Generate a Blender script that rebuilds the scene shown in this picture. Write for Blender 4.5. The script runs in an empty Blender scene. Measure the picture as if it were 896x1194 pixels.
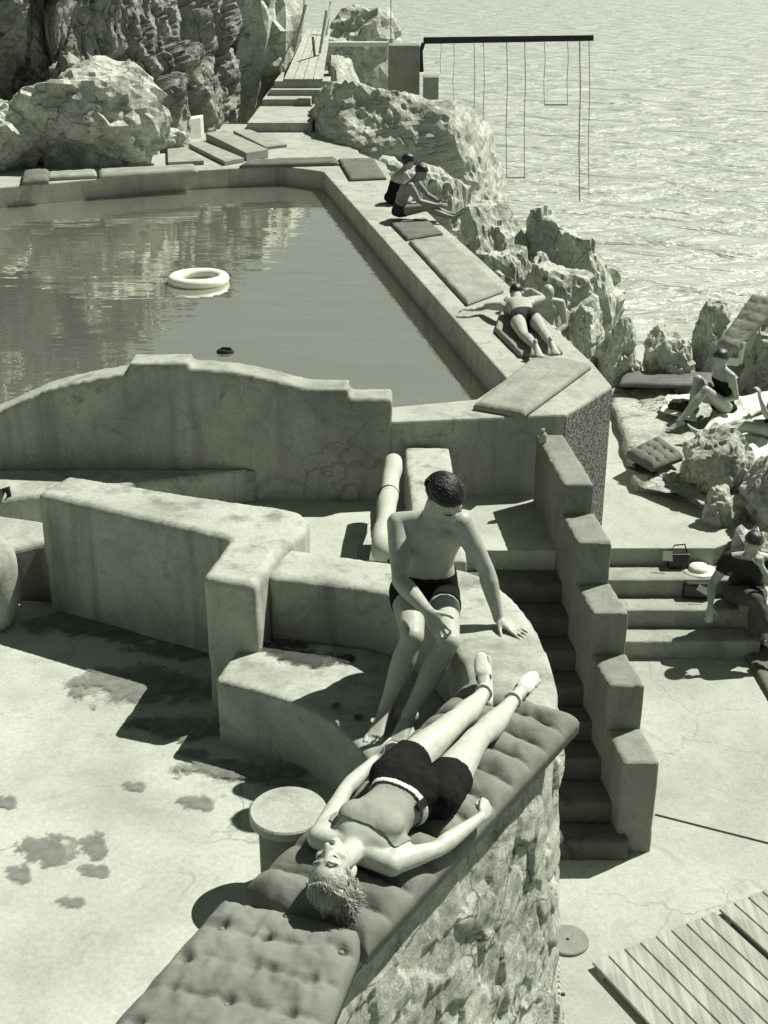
import bpy, bmesh, math, random
import numpy as np
from mathutils import Vector, Matrix, noise
V = Vector
R = math.radians
scene = bpy.context.scene
col = scene.collection
random.seed(7)

# ------------------------------------------------------------------ camera
F, PITCH, CX, CY, CAMH = 1480.0, R(24.0), 448.0, 597.0, 6.05
cP, sP = math.cos(PITCH), math.sin(PITCH)

def ray(x, y):
    u = (x - CX) / F
    v = (y - CY) / F
    return V((u, cP - v * sP, -sP - v * cP))

def G(x, y, z):                       # survey: where the sight line meets level z
    d = ray(x, y)
    t = (z - CAMH) / d.z
    return V((t * d.x, t * d.y, z))

def Q(x, y, Y):                       # survey: where the sight line meets distance Y
    d = ray(x, y)
    t = Y / d.y
    return V((t * d.x, Y, CAMH + t * d.z))

cam = bpy.data.cameras.new('camera')
camo = bpy.data.objects.new('camera', cam)
col.objects.link(camo)
camo.location = (0, 0, CAMH)
camo.rotation_euler = (math.pi / 2 - PITCH, 0, 0)
cam.sensor_fit = 'VERTICAL'
cam.sensor_height = 36.0
cam.sensor_width = 36.0 * 896 / 1194
cam.lens = 36.0 * F / 1194.0
cam.clip_end = 5000
scene.camera = camo

# ------------------------------------------------------------------ light
SUN_DIR = V((0.614, 0.38, 1.0)).normalized()      # towards the sun
elev = math.asin(SUN_DIR.z)
w = bpy.data.worlds.new('World')
scene.world = w
w.use_nodes = True
nt = w.node_tree
for n in list(nt.nodes):
    nt.nodes.remove(n)
sky = nt.nodes.new('ShaderNodeTexSky')
sky.sky_type = 'NISHITA'
sky.sun_disc = False
sky.air_density = 1.0
sky.dust_density = 0.4
sky.sun_elevation = elev
sky.sun_rotation = math.atan2(SUN_DIR.x, SUN_DIR.y)
bw = nt.nodes.new('ShaderNodeRGBToBW')
mulc = nt.nodes.new('ShaderNodeMix')
mulc.data_type = 'RGBA'
mulc.blend_type = 'MULTIPLY'
mulc.inputs[0].default_value = 1
mulc.inputs[7].default_value = (0.84, 1.0, 0.92, 1)
bg = nt.nodes.new('ShaderNodeBackground')
bg.inputs[1].default_value = 0.05
wo = nt.nodes.new('ShaderNodeOutputWorld')
nt.links.new(sky.outputs[0], bw.inputs[0])
nt.links.new(bw.outputs[0], mulc.inputs[6])
nt.links.new(mulc.outputs[2], bg.inputs[0])
nt.links.new(bg.outputs[0], wo.inputs[0])
sl = bpy.data.lights.new('sun', 'SUN')
sl.energy = 5.0
sl.angle = R(0.5)
sl.color = (1.0, 0.99, 0.90)
so = bpy.data.objects.new('sun', sl)
col.objects.link(so)
so.rotation_euler = SUN_DIR.to_track_quat('Z', 'Y').to_euler()
so.location = (20, 12, 30)
scene.view_settings.view_transform = 'Standard'
scene.view_settings.look = 'None'
scene.view_settings.exposure = 0.66
scene.view_settings.gamma = 1.0

# ------------------------------------------------------------------ materials
def tint(g):
    return (g * 0.945, g, g * 0.86, 1.0)

class NT:
    def __init__(s, name):
        s.m = bpy.data.materials.new(name)
        s.m.use_nodes = True
        s.t = s.m.node_tree
        s.b = s.t.nodes['Principled BSDF']
        s.tc = s.t.nodes.new('ShaderNodeTexCoord')
        s.co = s.tc.outputs['Object']
    def n(s, typ, **kw):
        nd = s.t.nodes.new('ShaderNode' + typ)
        for k, v in kw.items():
            setattr(nd, k, v)
        return nd
    def l(s, a, b):
        s.t.links.new(a, b)
    def mapping(s, scale=(1, 1, 1), rot=(0, 0, 0)):
        m = s.n('Mapping')
        m.inputs['Scale'].default_value = scale
        m.inputs['Rotation'].default_value = rot
        s.l(s.co, m.inputs['Vector'])
        return m.outputs[0]
    def noise(s, scale, detail=5, rough=0.6, vec=None, dist=0.0):
        nd = s.n('TexNoise')
        nd.inputs['Scale'].default_value = scale
        nd.inputs['Detail'].default_value = detail
        nd.inputs['Roughness'].default_value = rough
        nd.inputs['Distortion'].default_value = dist
        s.l(vec or s.co, nd.inputs['Vector'])
        return nd.outputs['Fac']
    def ramp(s, fac, stops):
        r = s.n('ValToRGB')
        e = r.color_ramp.elements
        while len(e) < len(stops):
            e.new(0.5)
        for el, (p, c) in zip(e, stops):
            el.position = p
            el.color = c if isinstance(c, tuple) else (c, c, c, 1)
        s.l(fac, r.inputs[0])
        return r.outputs[0]
    def mix(s, a, b, fac, mode='MIX'):
        m = s.n('Mix', data_type='RGBA', blend_type=mode)
        if isinstance(fac, (int, float)):
            m.inputs[0].default_value = fac
        else:
            s.l(fac, m.inputs[0])
        for v, i in ((a, 6), (b, 7)):
            if isinstance(v, tuple):
                m.inputs[i].default_value = v
            else:
                s.l(v, m.inputs[i])
        return m.outputs[2]
    def math(s, op, a, b=0.0):
        m = s.n('Math', operation=op)
        for v, i in ((a, 0), (b, 1)):
            if isinstance(v, (int, float)):
                m.inputs[i].default_value = v
            else:
                s.l(v, m.inputs[i])
        return m.outputs[0]
    def bump(s, h, strength, dist, prev=None):
        b = s.n('Bump')
        b.inputs['Strength'].default_value = strength
        b.inputs['Distance'].default_value = dist
        s.l(h, b.inputs['Height'])
        if prev is not None:
            s.l(prev, b.inputs['Normal'])
        return b.outputs[0]
    def done(s, colr, rough, normal=None, spec=0.3):
        if isinstance(colr, tuple):
            s.b.inputs['Base Color'].default_value = colr
        else:
            s.l(colr, s.b.inputs['Base Color'])
        if isinstance(rough, (int, float)):
            s.b.inputs['Roughness'].default_value = rough
        else:
            s.l(rough, s.b.inputs['Roughness'])
        s.b.inputs['Specular IOR Level'].default_value = spec
        if normal is not None:
            s.l(normal, s.b.inputs['Normal'])
        return s.m

def m_concrete(name, g, var=0.22, stain=0.35, streak=0.0, bump=0.35, crack=0.0, big=1.3, spots=0.0):
    g = g * 0.86
    t = NT(name)
    a = t.noise(big, 6, 0.62, dist=0.4)
    c = t.ramp(a, [(0.30, tint(g * (1 - var * 1.25))), (0.5, tint(g)), (0.72, tint(g * (1 + var * 0.6)))])
    f = t.noise(38, 4, 0.7)
    c = t.mix(c, t.ramp(f, [(0.3, 0.80), (0.7, 1.12)]), 0.8, 'MULTIPLY')
    if stain:
        st = t.noise(2.7, 7, 0.68, dist=0.9)
        c = t.mix(c, tint(g * (1 - stain)), t.ramp(st, [(0.55, 0.0), (0.66, 0.9)]), 'MIX')
    if spots:
        sp = t.noise(9.0, 3, 0.5)
        c = t.mix(c, tint(g * 0.4), t.ramp(sp, [(0.68, 0.0), (0.73, spots)]), 'MIX')
    if streak:
        sv = t.noise(1.0, 5, 0.6, vec=t.mapping((5.5, 5.5, 0.55)))
        c = t.mix(c, tint(g * (1 - streak)), t.ramp(sv, [(0.52, 0.0), (0.72, 1.0)]), 'MIX')
    h = t.noise(70, 5, 0.7)
    n = t.bump(h, bump, 0.006)
    n = t.bump(t.noise(6, 4, 0.6), bump, 0.02, n)
    if crack:
        vo = t.n('TexVoronoi', feature='DISTANCE_TO_EDGE')
        vo.inputs['Scale'].default_value = 1.1
        wv = t.n('TexNoise')
        wv.inputs['Scale'].default_value = 4
        wv.inputs['Detail'].default_value = 6
        t.l(t.co, wv.inputs['Vector'])
        vm = t.n('VectorMath', operation='ADD')
        t.l(t.co, vm.inputs[0])
        sc = t.n('VectorMath', operation='SCALE')
        sc.inputs['Scale'].default_value = 0.45
        t.l(wv.outputs['Color'], sc.inputs[0])
        t.l(sc.outputs[0], vm.inputs[1])
        t.l(vm.outputs[0], vo.inputs['Vector'])
        mk = t.ramp(vo.outputs['Distance'], [(0.0, 1.0), (0.016, 0.0)])
        msk = t.ramp(t.noise(0.9, 2, 0.5), [(0.48, 0.0), (0.6, 1.0)])
        fac = t.math('MULTIPLY', mk, msk)
        c = t.mix(c, tint(g * 0.25), t.math('MULTIPLY', fac, crack), 'MIX')
    return t.done(c, 0.9, n, 0.2)

def m_rock(name, g, scale=1.0, bump=0.9, layered=False):
    t = NT(name)
    vec = t.mapping((1, 1, 1))
    if layered:
        m1 = t.n('Mapping'); m1.inputs['Rotation'].default_value = V((-.42, -.25, .87)).normalized().rotation_difference(V((0, 0, 1))).to_euler()
        t.l(t.co, m1.inputs['Vector'])
        m2 = t.n('Mapping'); m2.inputs['Scale'].default_value = (0.45, 0.45, 5.5)
        t.l(m1.outputs[0], m2.inputs['Vector']); vec = m2.outputs[0]
    a = t.noise(1.6 * scale, 8, 0.68, vec=vec, dist=0.6)
    c = t.ramp(a, [(0.28, tint(g * 0.42)), (0.45, tint(g * 0.85)), (0.58, tint(g * 1.1)), (0.75, tint(g * 1.35))])
    f = t.noise(16 * scale, 6, 0.72, vec=vec)
    c = t.mix(c, t.ramp(f, [(0.32, 0.55), (0.6, 1.15)]), 0.75, 'MULTIPLY')
    d = t.noise(5 * scale, 8, 0.7, dist=1.4)
    c = t.mix(c, tint(g * 0.22), t.ramp(d, [(0.60, 0.0), (0.70, 0.75)]))
    vo = t.n('TexVoronoi', feature='DISTANCE_TO_EDGE')
    vo.inputs['Scale'].default_value = 1.5 * scale
    wn = t.n('TexNoise'); wn.inputs['Scale'].default_value = 2.2 * scale; wn.inputs['Detail'].default_value = 6
    t.l(vec, wn.inputs['Vector'])
    vs = t.n('VectorMath', operation='SCALE'); vs.inputs['Scale'].default_value = 0.9 / scale
    t.l(wn.outputs['Color'], vs.inputs[0])
    va = t.n('VectorMath', operation='ADD'); t.l(vec, va.inputs[0]); t.l(vs.outputs[0], va.inputs[1]); t.l(va.outputs[0], vo.inputs['Vector'])
    ck = t.math('MULTIPLY', t.ramp(vo.outputs['Distance'], [(0.0, 1.0), (0.035, 0.0)]), t.ramp(t.noise(1.3 * scale, 3, 0.6), [(0.42, 0.0), (0.58, 0.9)]))
    c = t.mix(c, tint(g * 0.12), ck)
    n = t.bump(ck, -0.8, 0.06)
    n = t.bump(t.noise(7 * scale, 9, 0.75, vec=vec), bump, 0.05, n)
    n = t.bump(t.noise(40 * scale, 5, 0.7), bump * 0.6, 0.02, n)
    return t.done(c, 0.92, n, 0.15)

def m_fabric(name, g, var=0.12, weave=260, bump=0.25, rough=0.95):
    t = NT(name)
    a = t.noise(3.0, 5, 0.6)
    c = t.ramp(a, [(0.3, tint(g * (1 - var))), (0.7, tint(g * (1 + var)))])
    b = t.noise(22, 5, 0.7)
    c = t.mix(c, t.ramp(b, [(0.3, 0.84), (0.7, 1.1)]), 0.7, 'MULTIPLY')
    n = t.bump(t.noise(weave, 2, 0.6), bump, 0.003)
    n = t.bump(t.noise(14, 4, 0.6, dist=0.8), 0.35, 0.012, n)
    return t.done(c, rough, n, 0.1)

def m_skin(name, g):
    t = NT(name)
    a = t.noise(7.0, 4, 0.6)
    c = t.ramp(a, [(0.3, tint(g * 0.88)), (0.7, tint(g * 1.08))])
    c = t.mix(c, t.ramp(t.noise(26, 5, 0.65), [(0.32, 0.86), (0.68, 1.08)]), 0.8, 'MULTIPLY')
    n = t.bump(t.noise(150, 3, 0.6), 0.15, 0.002)
    n = t.bump(t.noise(16, 3, 0.5), 0.25, 0.010, n)
    t.b.inputs['Subsurface Weight'].default_value = 0.12
    t.b.inputs['Subsurface Scale'].default_value = 0.01
    return t.done(c, 0.48, n, 0.35)

def m_hair(name, g, rough=0.42):
    t = NT(name)
    s = t.noise(1.0, 4, 0.6, vec=t.mapping((90, 90, 14)))
    c = t.ramp(s, [(0.3, tint(g * 0.45)), (0.7, tint(g * 1.5))])
    n = t.bump(s, 0.8, 0.006)
    return t.done(c, rough, n, 0.5)

def m_wood(name, g, axis=0):
    t = NT(name)
    sc = [30, 30, 30]
    sc[axis] = 1.6
    a = t.noise(1.0, 5, 0.65, vec=t.mapping(tuple(sc)))
    c = t.ramp(a, [(0.28, tint(g * 0.62)), (0.72, tint(g * 1.2))])
    b = t.noise(3.5, 4, 0.6)
    c = t.mix(c, t.ramp(b, [(0.3, 0.75), (0.7, 1.12)]), 0.8, 'MULTIPLY')
    n = t.bump(a, 0.5, 0.004)
    return t.done(c, 0.85, n, 0.2)

def m_plain(name, g, rough=0.5, spec=0.4, metal=0.0):
    t = NT(name)
    a = t.noise(18, 4, 0.6)
    c = t.ramp(a, [(0.3, tint(g * 0.85)), (0.7, tint(g * 1.1))])
    t.b.inputs['Metallic'].default_value = metal
    return t.done(c, rough, None, spec)

def m_sea():
    t = NT('sea_water')
    n1 = t.noise(0.40, 4, 0.55, vec=t.mapping((0.8, 1.7, 1), (0, 0, R(-8))), dist=0.5)
    n2 = t.noise(2.4, 4, 0.6, vec=t.mapping((0.8, 1.6, 1), (0, 0, R(14))), dist=0.4)
    n = t.bump(n1, 1.0, 1.4)
    n = t.bump(n2, 0.8, 0.16, n)
    t.b.inputs['IOR'].default_value = 1.33
    return t.done(tint(0.38), 0.28, n, 0.8)

def m_pool():
    t = NT('pool_water')
    n1 = t.noise(1.0, 3, 0.5, vec=t.mapping((0.5, 1.5, 1), (0, 0, R(6))), dist=0.3)
    n2 = t.noise(4.0, 2, 0.5, vec=t.mapping((0.45, 1.3, 1)))
    n = t.bump(n1, 0.3, 0.035)
    n = t.bump(n2, 0.25, 0.008, n)
    m = t.done(tint(0.20), 0.5, n, 0.0)
    gl = t.n('BsdfGlossy'); gl.inputs['Roughness'].default_value = 0.02; gl.inputs['Color'].default_value = (1.0, 0.95, 0.86, 1)
    t.l(n, gl.inputs['Normal'])
    mx = t.n('MixShader'); lw = t.n('LayerWeight'); lw.inputs['Blend'].default_value = 0.48
    t.l(lw.outputs['Facing'], mx.inputs[0]); t.l(t.b.outputs[0], mx.inputs[1]); t.l(gl.outputs[0], mx.inputs[2])
    t.l(mx.outputs[0], t.t.nodes['Material Output'].inputs['Surface'])
    return m

def m_pebble():
    t = NT('pebble_dash')
    v = t.n('TexVoronoi')
    v.inputs['Scale'].default_value = 46
    t.l(t.co, v.inputs['Vector'])
    c = t.ramp(v.outputs['Distance'], [(0.15, tint(0.42)), (0.55, tint(0.10))])
    c = t.mix(c, t.ramp(t.noise(60, 3, 0.6), [(0.35, 0.45), (0.65, 1.2)]), 0.8, 'MULTIPLY')
    n = t.bump(v.outputs['Distance'], -1.0, 0.02)
    return t.done(c, 0.9, n, 0.2)

M = dict(
    floor=m_concrete('terrace_concrete', 0.46, 0.26, 0.26, 0, 0.3, 0.55, 0.9, 0.3),
    wall=m_concrete('wall_render', 0.43, 0.26, 0.36, 0.55, 0.45, 0.0, 1.6, 0.15),
    wall_crack=m_concrete('cracked_render', 0.38, 0.28, 0.44, 0.36, 0.5, 0.5, 1.4, 0.15),
    stool=m_concrete('stool_concrete', 0.40, 0.3, 0.5, 0, 0.6, 0, 5.0, 0.5),
    bench=m_concrete('bench_render', 0.43, 0.26, 0.36, 0.45, 0.4, 0, 1.5, 0.4),
    cop=m_concrete('coping_concrete', 0.40, 0.22, 0.35, 0.30, 0.45, 0.5, 1.2, 0.2),
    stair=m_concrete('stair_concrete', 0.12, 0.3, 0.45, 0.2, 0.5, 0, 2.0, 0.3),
    step=m_concrete('step_concrete', 0.34, 0.25, 0.4, 0.2, 0.5, 0, 2.0, 0.3),
    block=m_concrete('parapet_render', 0.25, 0.18, 0.30, 0.25, 0.6, 0, 2.2, 0.1),
    deck=m_concrete('deck_concrete', 0.42, 0.20, 0.22, 0, 0.35, 0.35, 0.8, 0.15),
    damp=m_concrete('damp_concrete', 0.20, 0.2, 0.2, 0, 0.3, 0, 3.0, 0.1),
    dark_damp=m_concrete('wet_concrete', 0.05, 0.2, 0.2, 0, 0.3, 0, 3.0, 0.1),
    white=m_concrete('white_render', 0.66, 0.08, 0.12, 0.1, 0.3, 0, 1.5, 0),
    pebble=m_pebble(),
    rubble=m_rock('rubble_stone', 0.70, 2.2, 1.0),
    rock=m_rock('limestone', 0.52, 1.0, 0.9),
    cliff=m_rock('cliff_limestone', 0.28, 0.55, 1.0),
    strata=m_rock('layered_limestone', 0.56, 1.0, 1.0, True),
    slab=m_rock('flat_limestone', 0.40, 1.2, 0.6),
    sea=m_sea(), pool=m_pool(),
    quilt=m_fabric('grey_canvas', 0.18, 0.2), quilt2=m_fabric('faded_canvas', 0.17, 0.2),
    mat=m_fabric('coir_matting', 0.26, 0.2, 90, 0.5), mat_dark=m_fabric('dark_matting', 0.13, 0.2, 90, 0.5),
    dark=m_fabric('black_wool', 0.012, 0.3, 200, 0.3), navy=m_fabric('dark_cotton', 0.035, 0.3),
    trousers=m_fabric('grey_flannel', 0.075, 0.2),
    top=m_fabric('grey_jersey', 0.25, 0.08), towel=m_fabric('white_towel', 0.62, 0.08, 120, 0.6),
    belt=m_fabric('white_webbing', 0.62, 0.05), shoe=m_fabric('white_canvas_shoe', 0.66, 0.06),
    ropem=m_fabric('weathered_rope', 0.10, 0.1), roll=m_fabric('white_canvas_roll', 0.40, 0.12),
    skin=m_skin('tanned_skin', 0.35), skin_f=m_skin('fair_skin', 0.45), skin_d=m_skin('dark_tanned_skin', 0.22),
    skin_l=m_skin('sunlit_skin', 0.36),  # even skin tone of the lying man and the clothed man
    hair=m_hair('dark_hair', 0.012, 0.36), hair_f=m_hair('light_hair', 0.27, 0.45), hair_g=m_hair('brown_hair', 0.03),
    lips=m_plain('lip_skin', 0.16, 0.4), lash=m_plain('lash', 0.03, 0.6), brow=m_plain('brow_hair', 0.12, 0.8),
    wood=m_wood('weathered_planks', 0.32, 1), woodl=m_wood('pale_planks', 0.42, 1), woodd=m_wood('dark_beam', 0.035, 0),
    iron=m_plain('iron', 0.03, 0.6, 0.4, 0.5), rubber=m_plain('white_rubber', 0.72, 0.4, 0.5),
    glass=m_plain('bottle_glass', 0.30, 0.12, 0.6), tin=m_plain('bottle_cap', 0.5, 0.35, 0.5, 0.6),
    leather=m_plain('black_leather', 0.015, 0.35, 0.5), paper=m_plain('paper', 0.7, 0.8, 0.2),
    straw=m_fabric('pale_straw', 0.66, 0.1, 120, 0.6), gap=m_plain('dark_joint', 0.03, 0.9, 0.1),
)

# ------------------------------------------------------------------ object helpers
def link(name, bm, m, parent=None, smooth=False, bevel=0.0, seg=2):
    me = bpy.data.meshes.new(name)
    bm.normal_update()
    bm.to_mesh(me)
    bm.free()
    return link_mesh(name, me, m, parent, smooth, bevel, seg)

def link_mesh(name, me, m, parent=None, smooth=False, bevel=0.0, seg=2):
    o = bpy.data.objects.new(name, me)
    col.objects.link(o)
    me.materials.append(M[m] if isinstance(m, str) else m)
    if smooth:
        for p in me.polygons:
            p.use_smooth = True
    if bevel:
        b = o.modifiers.new('bevel', 'BEVEL')
        b.width = bevel
        b.segments = seg
        b.limit_method = 'ANGLE'
        b.angle_limit = R(38)
    if parent is not None:
        o.parent = parent
    return o

def tag(o, label, cat, group=None):
    o['label'] = label
    o['category'] = cat
    if group:
        o['group'] = group
    return o

def struct(o, kind='structure'):
    o['kind'] = kind
    return o

def empty(name, loc, label, cat, group=None, rz=0.0):
    o = bpy.data.objects.new(name, None)
    col.objects.link(o)
    o.location = loc
    o.rotation_euler = (0, 0, rz)
    o.empty_display_size = 0.1
    return tag(o, label, cat, group)

def prism(bm, pts, z0, z1):
    pts = [(p[0], p[1]) for p in pts]
    A = sum(pts[i][0] * pts[(i + 1) % len(pts)][1] - pts[(i + 1) % len(pts)][0] * pts[i][1] for i in range(len(pts)))
    if A < 0:
        pts = pts[::-1]
    b = [bm.verts.new((x, y, z0)) for x, y in pts]
    t = [bm.verts.new((x, y, z1)) for x, y in pts]
    n = len(pts)
    for i in range(n):
        j = (i + 1) % n
        bm.faces.new((b[i], b[j], t[j], t[i]))
    bm.faces.new(t)
    bm.faces.new(b[::-1])

def box(bm, x0, x1, y0, y1, z0, z1):
    prism(bm, [(x0, y0), (x1, y0), (x1, y1), (x0, y1)], z0, z1)

def hexa(bm, b4, t4):
    b = [bm.verts.new(p) for p in b4]
    t = [bm.verts.new(p) for p in t4]
    fs = []
    for i in range(4):
        j = (i + 1) % 4
        fs.append(bm.faces.new((b[i], b[j], t[j], t[i])))
    fs.append(bm.faces.new(t))
    fs.append(bm.faces.new(b[::-1]))
    bmesh.ops.recalc_face_normals(bm, faces=fs)

def frame(d):
    d = V(d).normalized()
    a = V((0, 0, 1)) if abs(d.z) < 0.9 else V((1, 0, 0))
    x = d.cross(a).normalized()
    return x, d.cross(x).normalized(), d

def tube(bm, pts, r, seg=8, cap=True):
    pts = [V(p) for p in pts]
    rs = r if isinstance(r, (list, tuple)) else [r] * len(pts)
    rings = []
    for i, p in enumerate(pts):
        d = (pts[min(i + 1, len(pts) - 1)] - pts[max(i - 1, 0)])
        x, y, _ = frame(d)
        rings.append([bm.verts.new(p + (x * math.cos(k * 2 * math.pi / seg) + y * math.sin(k * 2 * math.pi / seg)) * rs[i]) for k in range(seg)])
    fs = []
    for a, b in zip(rings, rings[1:]):
        for k in range(seg):
            fs.append(bm.faces.new((a[k], a[(k + 1) % seg], b[(k + 1) % seg], b[k])))
    if cap:
        fs.append(bm.faces.new(rings[0][::-1]))
        fs.append(bm.faces.new(rings[-1]))
    if seg != 5:
        bmesh.ops.recalc_face_normals(bm, faces=fs)

def lathe(bm, prof, seg=32, c=(0, 0)):
    rings = []
    for r, z in prof:
        if r < 1e-5:
            rings.append([bm.verts.new((c[0], c[1], z))])
        else:
            rings.append([bm.verts.new((c[0] + r * math.cos(k * 2 * math.pi / seg), c[1] + r * math.sin(k * 2 * math.pi / seg), z)) for k in range(seg)])
    fs = []
    for a, b in zip(rings, rings[1:]):
        for k in range(seg):
            j = (k + 1) % seg
            if len(a) == 1 and len(b) > 1:
                fs.append(bm.faces.new((a[0], b[k], b[j])))
            elif len(b) == 1 and len(a) > 1:
                fs.append(bm.faces.new((a[k], a[j], b[0])))
            elif len(a) > 1:
                fs.append(bm.faces.new((a[k], a[j], b[j], b[k])))
    bmesh.ops.recalc_face_normals(bm, faces=fs)

def catmull(pts, n=8):
    pts = [V(p) for p in pts]
    out = []
    for i in range(len(pts) - 1):
        p0, p1, p2, p3 = pts[max(i - 1, 0)], pts[i], pts[i + 1], pts[min(i + 2, len(pts) - 1)]
        for k in range(n):
            t = k / n
            out.append(0.5 * ((2 * p1) + (p2 - p0) * t + (2 * p0 - 5 * p1 + 4 * p2 - p3) * t * t + (3 * p1 - p0 - 3 * p2 + p3) * t ** 3))
    out.append(pts[-1])
    return out

def fbm(p, H=0.9, oc=5):
    return noise.fractal(p, H, 2.1, oc)

def base_of(pts):
    c = sum((V(p) for p in pts), V()) / len(pts)
    return c

# prism thing with its origin at its base
def slab(name, pts, z0, z1, m, parent=None, bevel=0.015, seg=2, smooth=False):
    bm = bmesh.new()
    prism(bm, pts, z0, z1)
    return link(name, bm, m, parent, smooth, bevel, seg)

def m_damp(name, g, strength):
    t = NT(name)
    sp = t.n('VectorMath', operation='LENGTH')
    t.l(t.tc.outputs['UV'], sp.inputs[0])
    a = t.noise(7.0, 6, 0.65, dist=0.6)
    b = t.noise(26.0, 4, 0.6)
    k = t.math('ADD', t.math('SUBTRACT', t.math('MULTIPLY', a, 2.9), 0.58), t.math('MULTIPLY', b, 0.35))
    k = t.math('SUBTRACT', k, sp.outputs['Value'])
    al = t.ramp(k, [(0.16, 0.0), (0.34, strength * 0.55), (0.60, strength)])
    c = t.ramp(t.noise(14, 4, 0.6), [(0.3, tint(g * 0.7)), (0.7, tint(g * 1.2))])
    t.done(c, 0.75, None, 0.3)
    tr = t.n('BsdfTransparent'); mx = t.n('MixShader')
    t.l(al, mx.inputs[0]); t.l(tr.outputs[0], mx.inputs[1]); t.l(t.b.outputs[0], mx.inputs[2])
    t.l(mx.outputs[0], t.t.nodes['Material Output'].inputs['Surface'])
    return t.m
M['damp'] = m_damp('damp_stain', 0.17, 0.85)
M['dark_damp'] = m_damp('wet_stain', 0.05, 0.95)

def weather(o, vox=0.022, amp=0.0045, chip=0.013):
    """hand-trowelled look: uneven faces, softened and chipped edges"""
    bpy.context.view_layer.update()
    dg = bpy.context.evaluated_depsgraph_get()
    m0 = bpy.data.meshes.new_from_object(o.evaluated_get(dg))
    o.modifiers.clear()
    old = o.data; mats = list(old.materials)
    o.data = m0
    md = o.modifiers.new('r', 'REMESH'); md.mode = 'VOXEL'; md.voxel_size = vox
    bpy.context.view_layer.update()
    me = bpy.data.meshes.new_from_object(o.evaluated_get(bpy.context.evaluated_depsgraph_get()))
    o.modifiers.clear(); o.data = me; me.name = old.name
    bpy.data.meshes.remove(old); bpy.data.meshes.remove(m0)
    me.materials.clear()
    for q in mats: me.materials.append(q)
    n = len(me.vertices)
    co = np.empty(n * 3, np.float32); me.vertices.foreach_get('co', co); co = co.reshape(-1, 3).astype(float)
    no = np.empty(n * 3, np.float32); me.vertices.foreach_get('normal', no); no = no.reshape(-1, 3).astype(float)
    # convex edges: where neighbours lie below the tangent plane
    e = np.empty(len(me.edges) * 2, np.int32); me.edges.foreach_get('vertices', e); e = e.reshape(-1, 2)
    s = np.zeros((n, 3)); cnt = np.bincount(e.ravel(), minlength=n)[:, None]
    for ax in range(3):
        s[:, ax] = np.bincount(e[:, 0], co[e[:, 1], ax], n) + np.bincount(e[:, 1], co[e[:, 0], ax], n)
    cur = -np.einsum('ij,ij->i', s / np.maximum(cnt, 1) - co, no) / vox
    d = np.zeros(n)
    for i in range(n):
        p = V(co[i])
        h = amp * (noise.noise(p * 2.3) + .6 * noise.noise(p * 6.1) + .3 * noise.noise(p * 17))
        if cur[i] > .06:
            k = noise.noise(p * 9 + V((3, 1, 7))) + .5 * noise.noise(p * 23)
            h -= chip * max(0.0, k - .18) + .002
        d[i] = h
    co += no * d[:, None]
    me.vertices.foreach_set('co', co.astype(np.float32).ravel())
    me.polygons.foreach_set('use_smooth', [True] * len(me.polygons))
    me.update()
    return o

# ------------------------------------------------------------------ levels (metres above the lower deck)
ZW, ZL, ZB, ZF, ZP, ZC, ZR, ZSEA, ZWATER = 3.08, 3.02, 2.67, 2.29, 1.50, 2.25, 0.72, -1.5, 1.90

def gp(lst, z):
    return [G(x, y, z) for x, y in lst]

# ---- sea, lower ground
bm = bmesh.new()
n = 60
for i in range(1):
    vs = [bm.verts.new(p) for p in ((-900, 8, ZSEA), (900, 8, ZSEA), (900, 2500, ZSEA), (-900, 2500, ZSEA))]
    bm.faces.new(vs)
struct(link('sea', bm, 'sea'))
bm = bmesh.new()
prism(bm, [(-14, -3), (5.2, -3), (5.2, 9.2), (4.2, 11.1), (2.0, 11.1), (2.0, 10.6), (-14, 10.6)], -2.2, 0.0)
struct(link('lower_deck', bm, 'deck'))
# joint across the deck
a, b = G(764, 950, 0), G(910, 987, 0)
bm = bmesh.new()
d = (b - a).normalized(); s_ = V((-d.y, d.x, 0)) * 0.010
prism(bm, [a + s_, a - s_, b - s_, b + s_], 0.0, 0.004)
struct(link('deck_joint', bm, 'gap'))

# ---- terrace floor with solid ground below it
inner = gp([(235, 660), (460, 690), (530, 750), (544, 790)], ZF)
bm = bmesh.new()
floor_poly = [(-9, -3), (-1.3, -3), (-1.3, 1.3), (-0.9, 2.2), (-0.45, 2.95), (0.0, 3.6), (0.45, 4.4), (0.45, 5.2), (0.25, 5.75), (-0.5, 6.05), (-2.1, 7.05), (-3.2, 7.2), (-9, 7.2)]
prism(bm, floor_poly, 0.0, ZF)
struct(link('terrace_floor', bm, 'floor'))

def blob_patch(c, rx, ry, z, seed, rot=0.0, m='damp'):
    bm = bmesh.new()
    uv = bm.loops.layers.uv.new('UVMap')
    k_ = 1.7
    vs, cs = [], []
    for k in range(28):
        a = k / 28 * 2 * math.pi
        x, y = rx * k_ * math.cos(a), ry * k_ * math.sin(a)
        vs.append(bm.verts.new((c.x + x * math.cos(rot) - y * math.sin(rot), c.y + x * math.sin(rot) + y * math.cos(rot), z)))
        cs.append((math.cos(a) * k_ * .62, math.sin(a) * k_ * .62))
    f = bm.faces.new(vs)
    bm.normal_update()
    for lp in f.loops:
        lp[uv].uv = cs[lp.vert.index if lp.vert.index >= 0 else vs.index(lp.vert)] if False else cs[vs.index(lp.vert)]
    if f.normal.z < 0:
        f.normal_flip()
    return link('damp_patch', bm, m)

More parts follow.
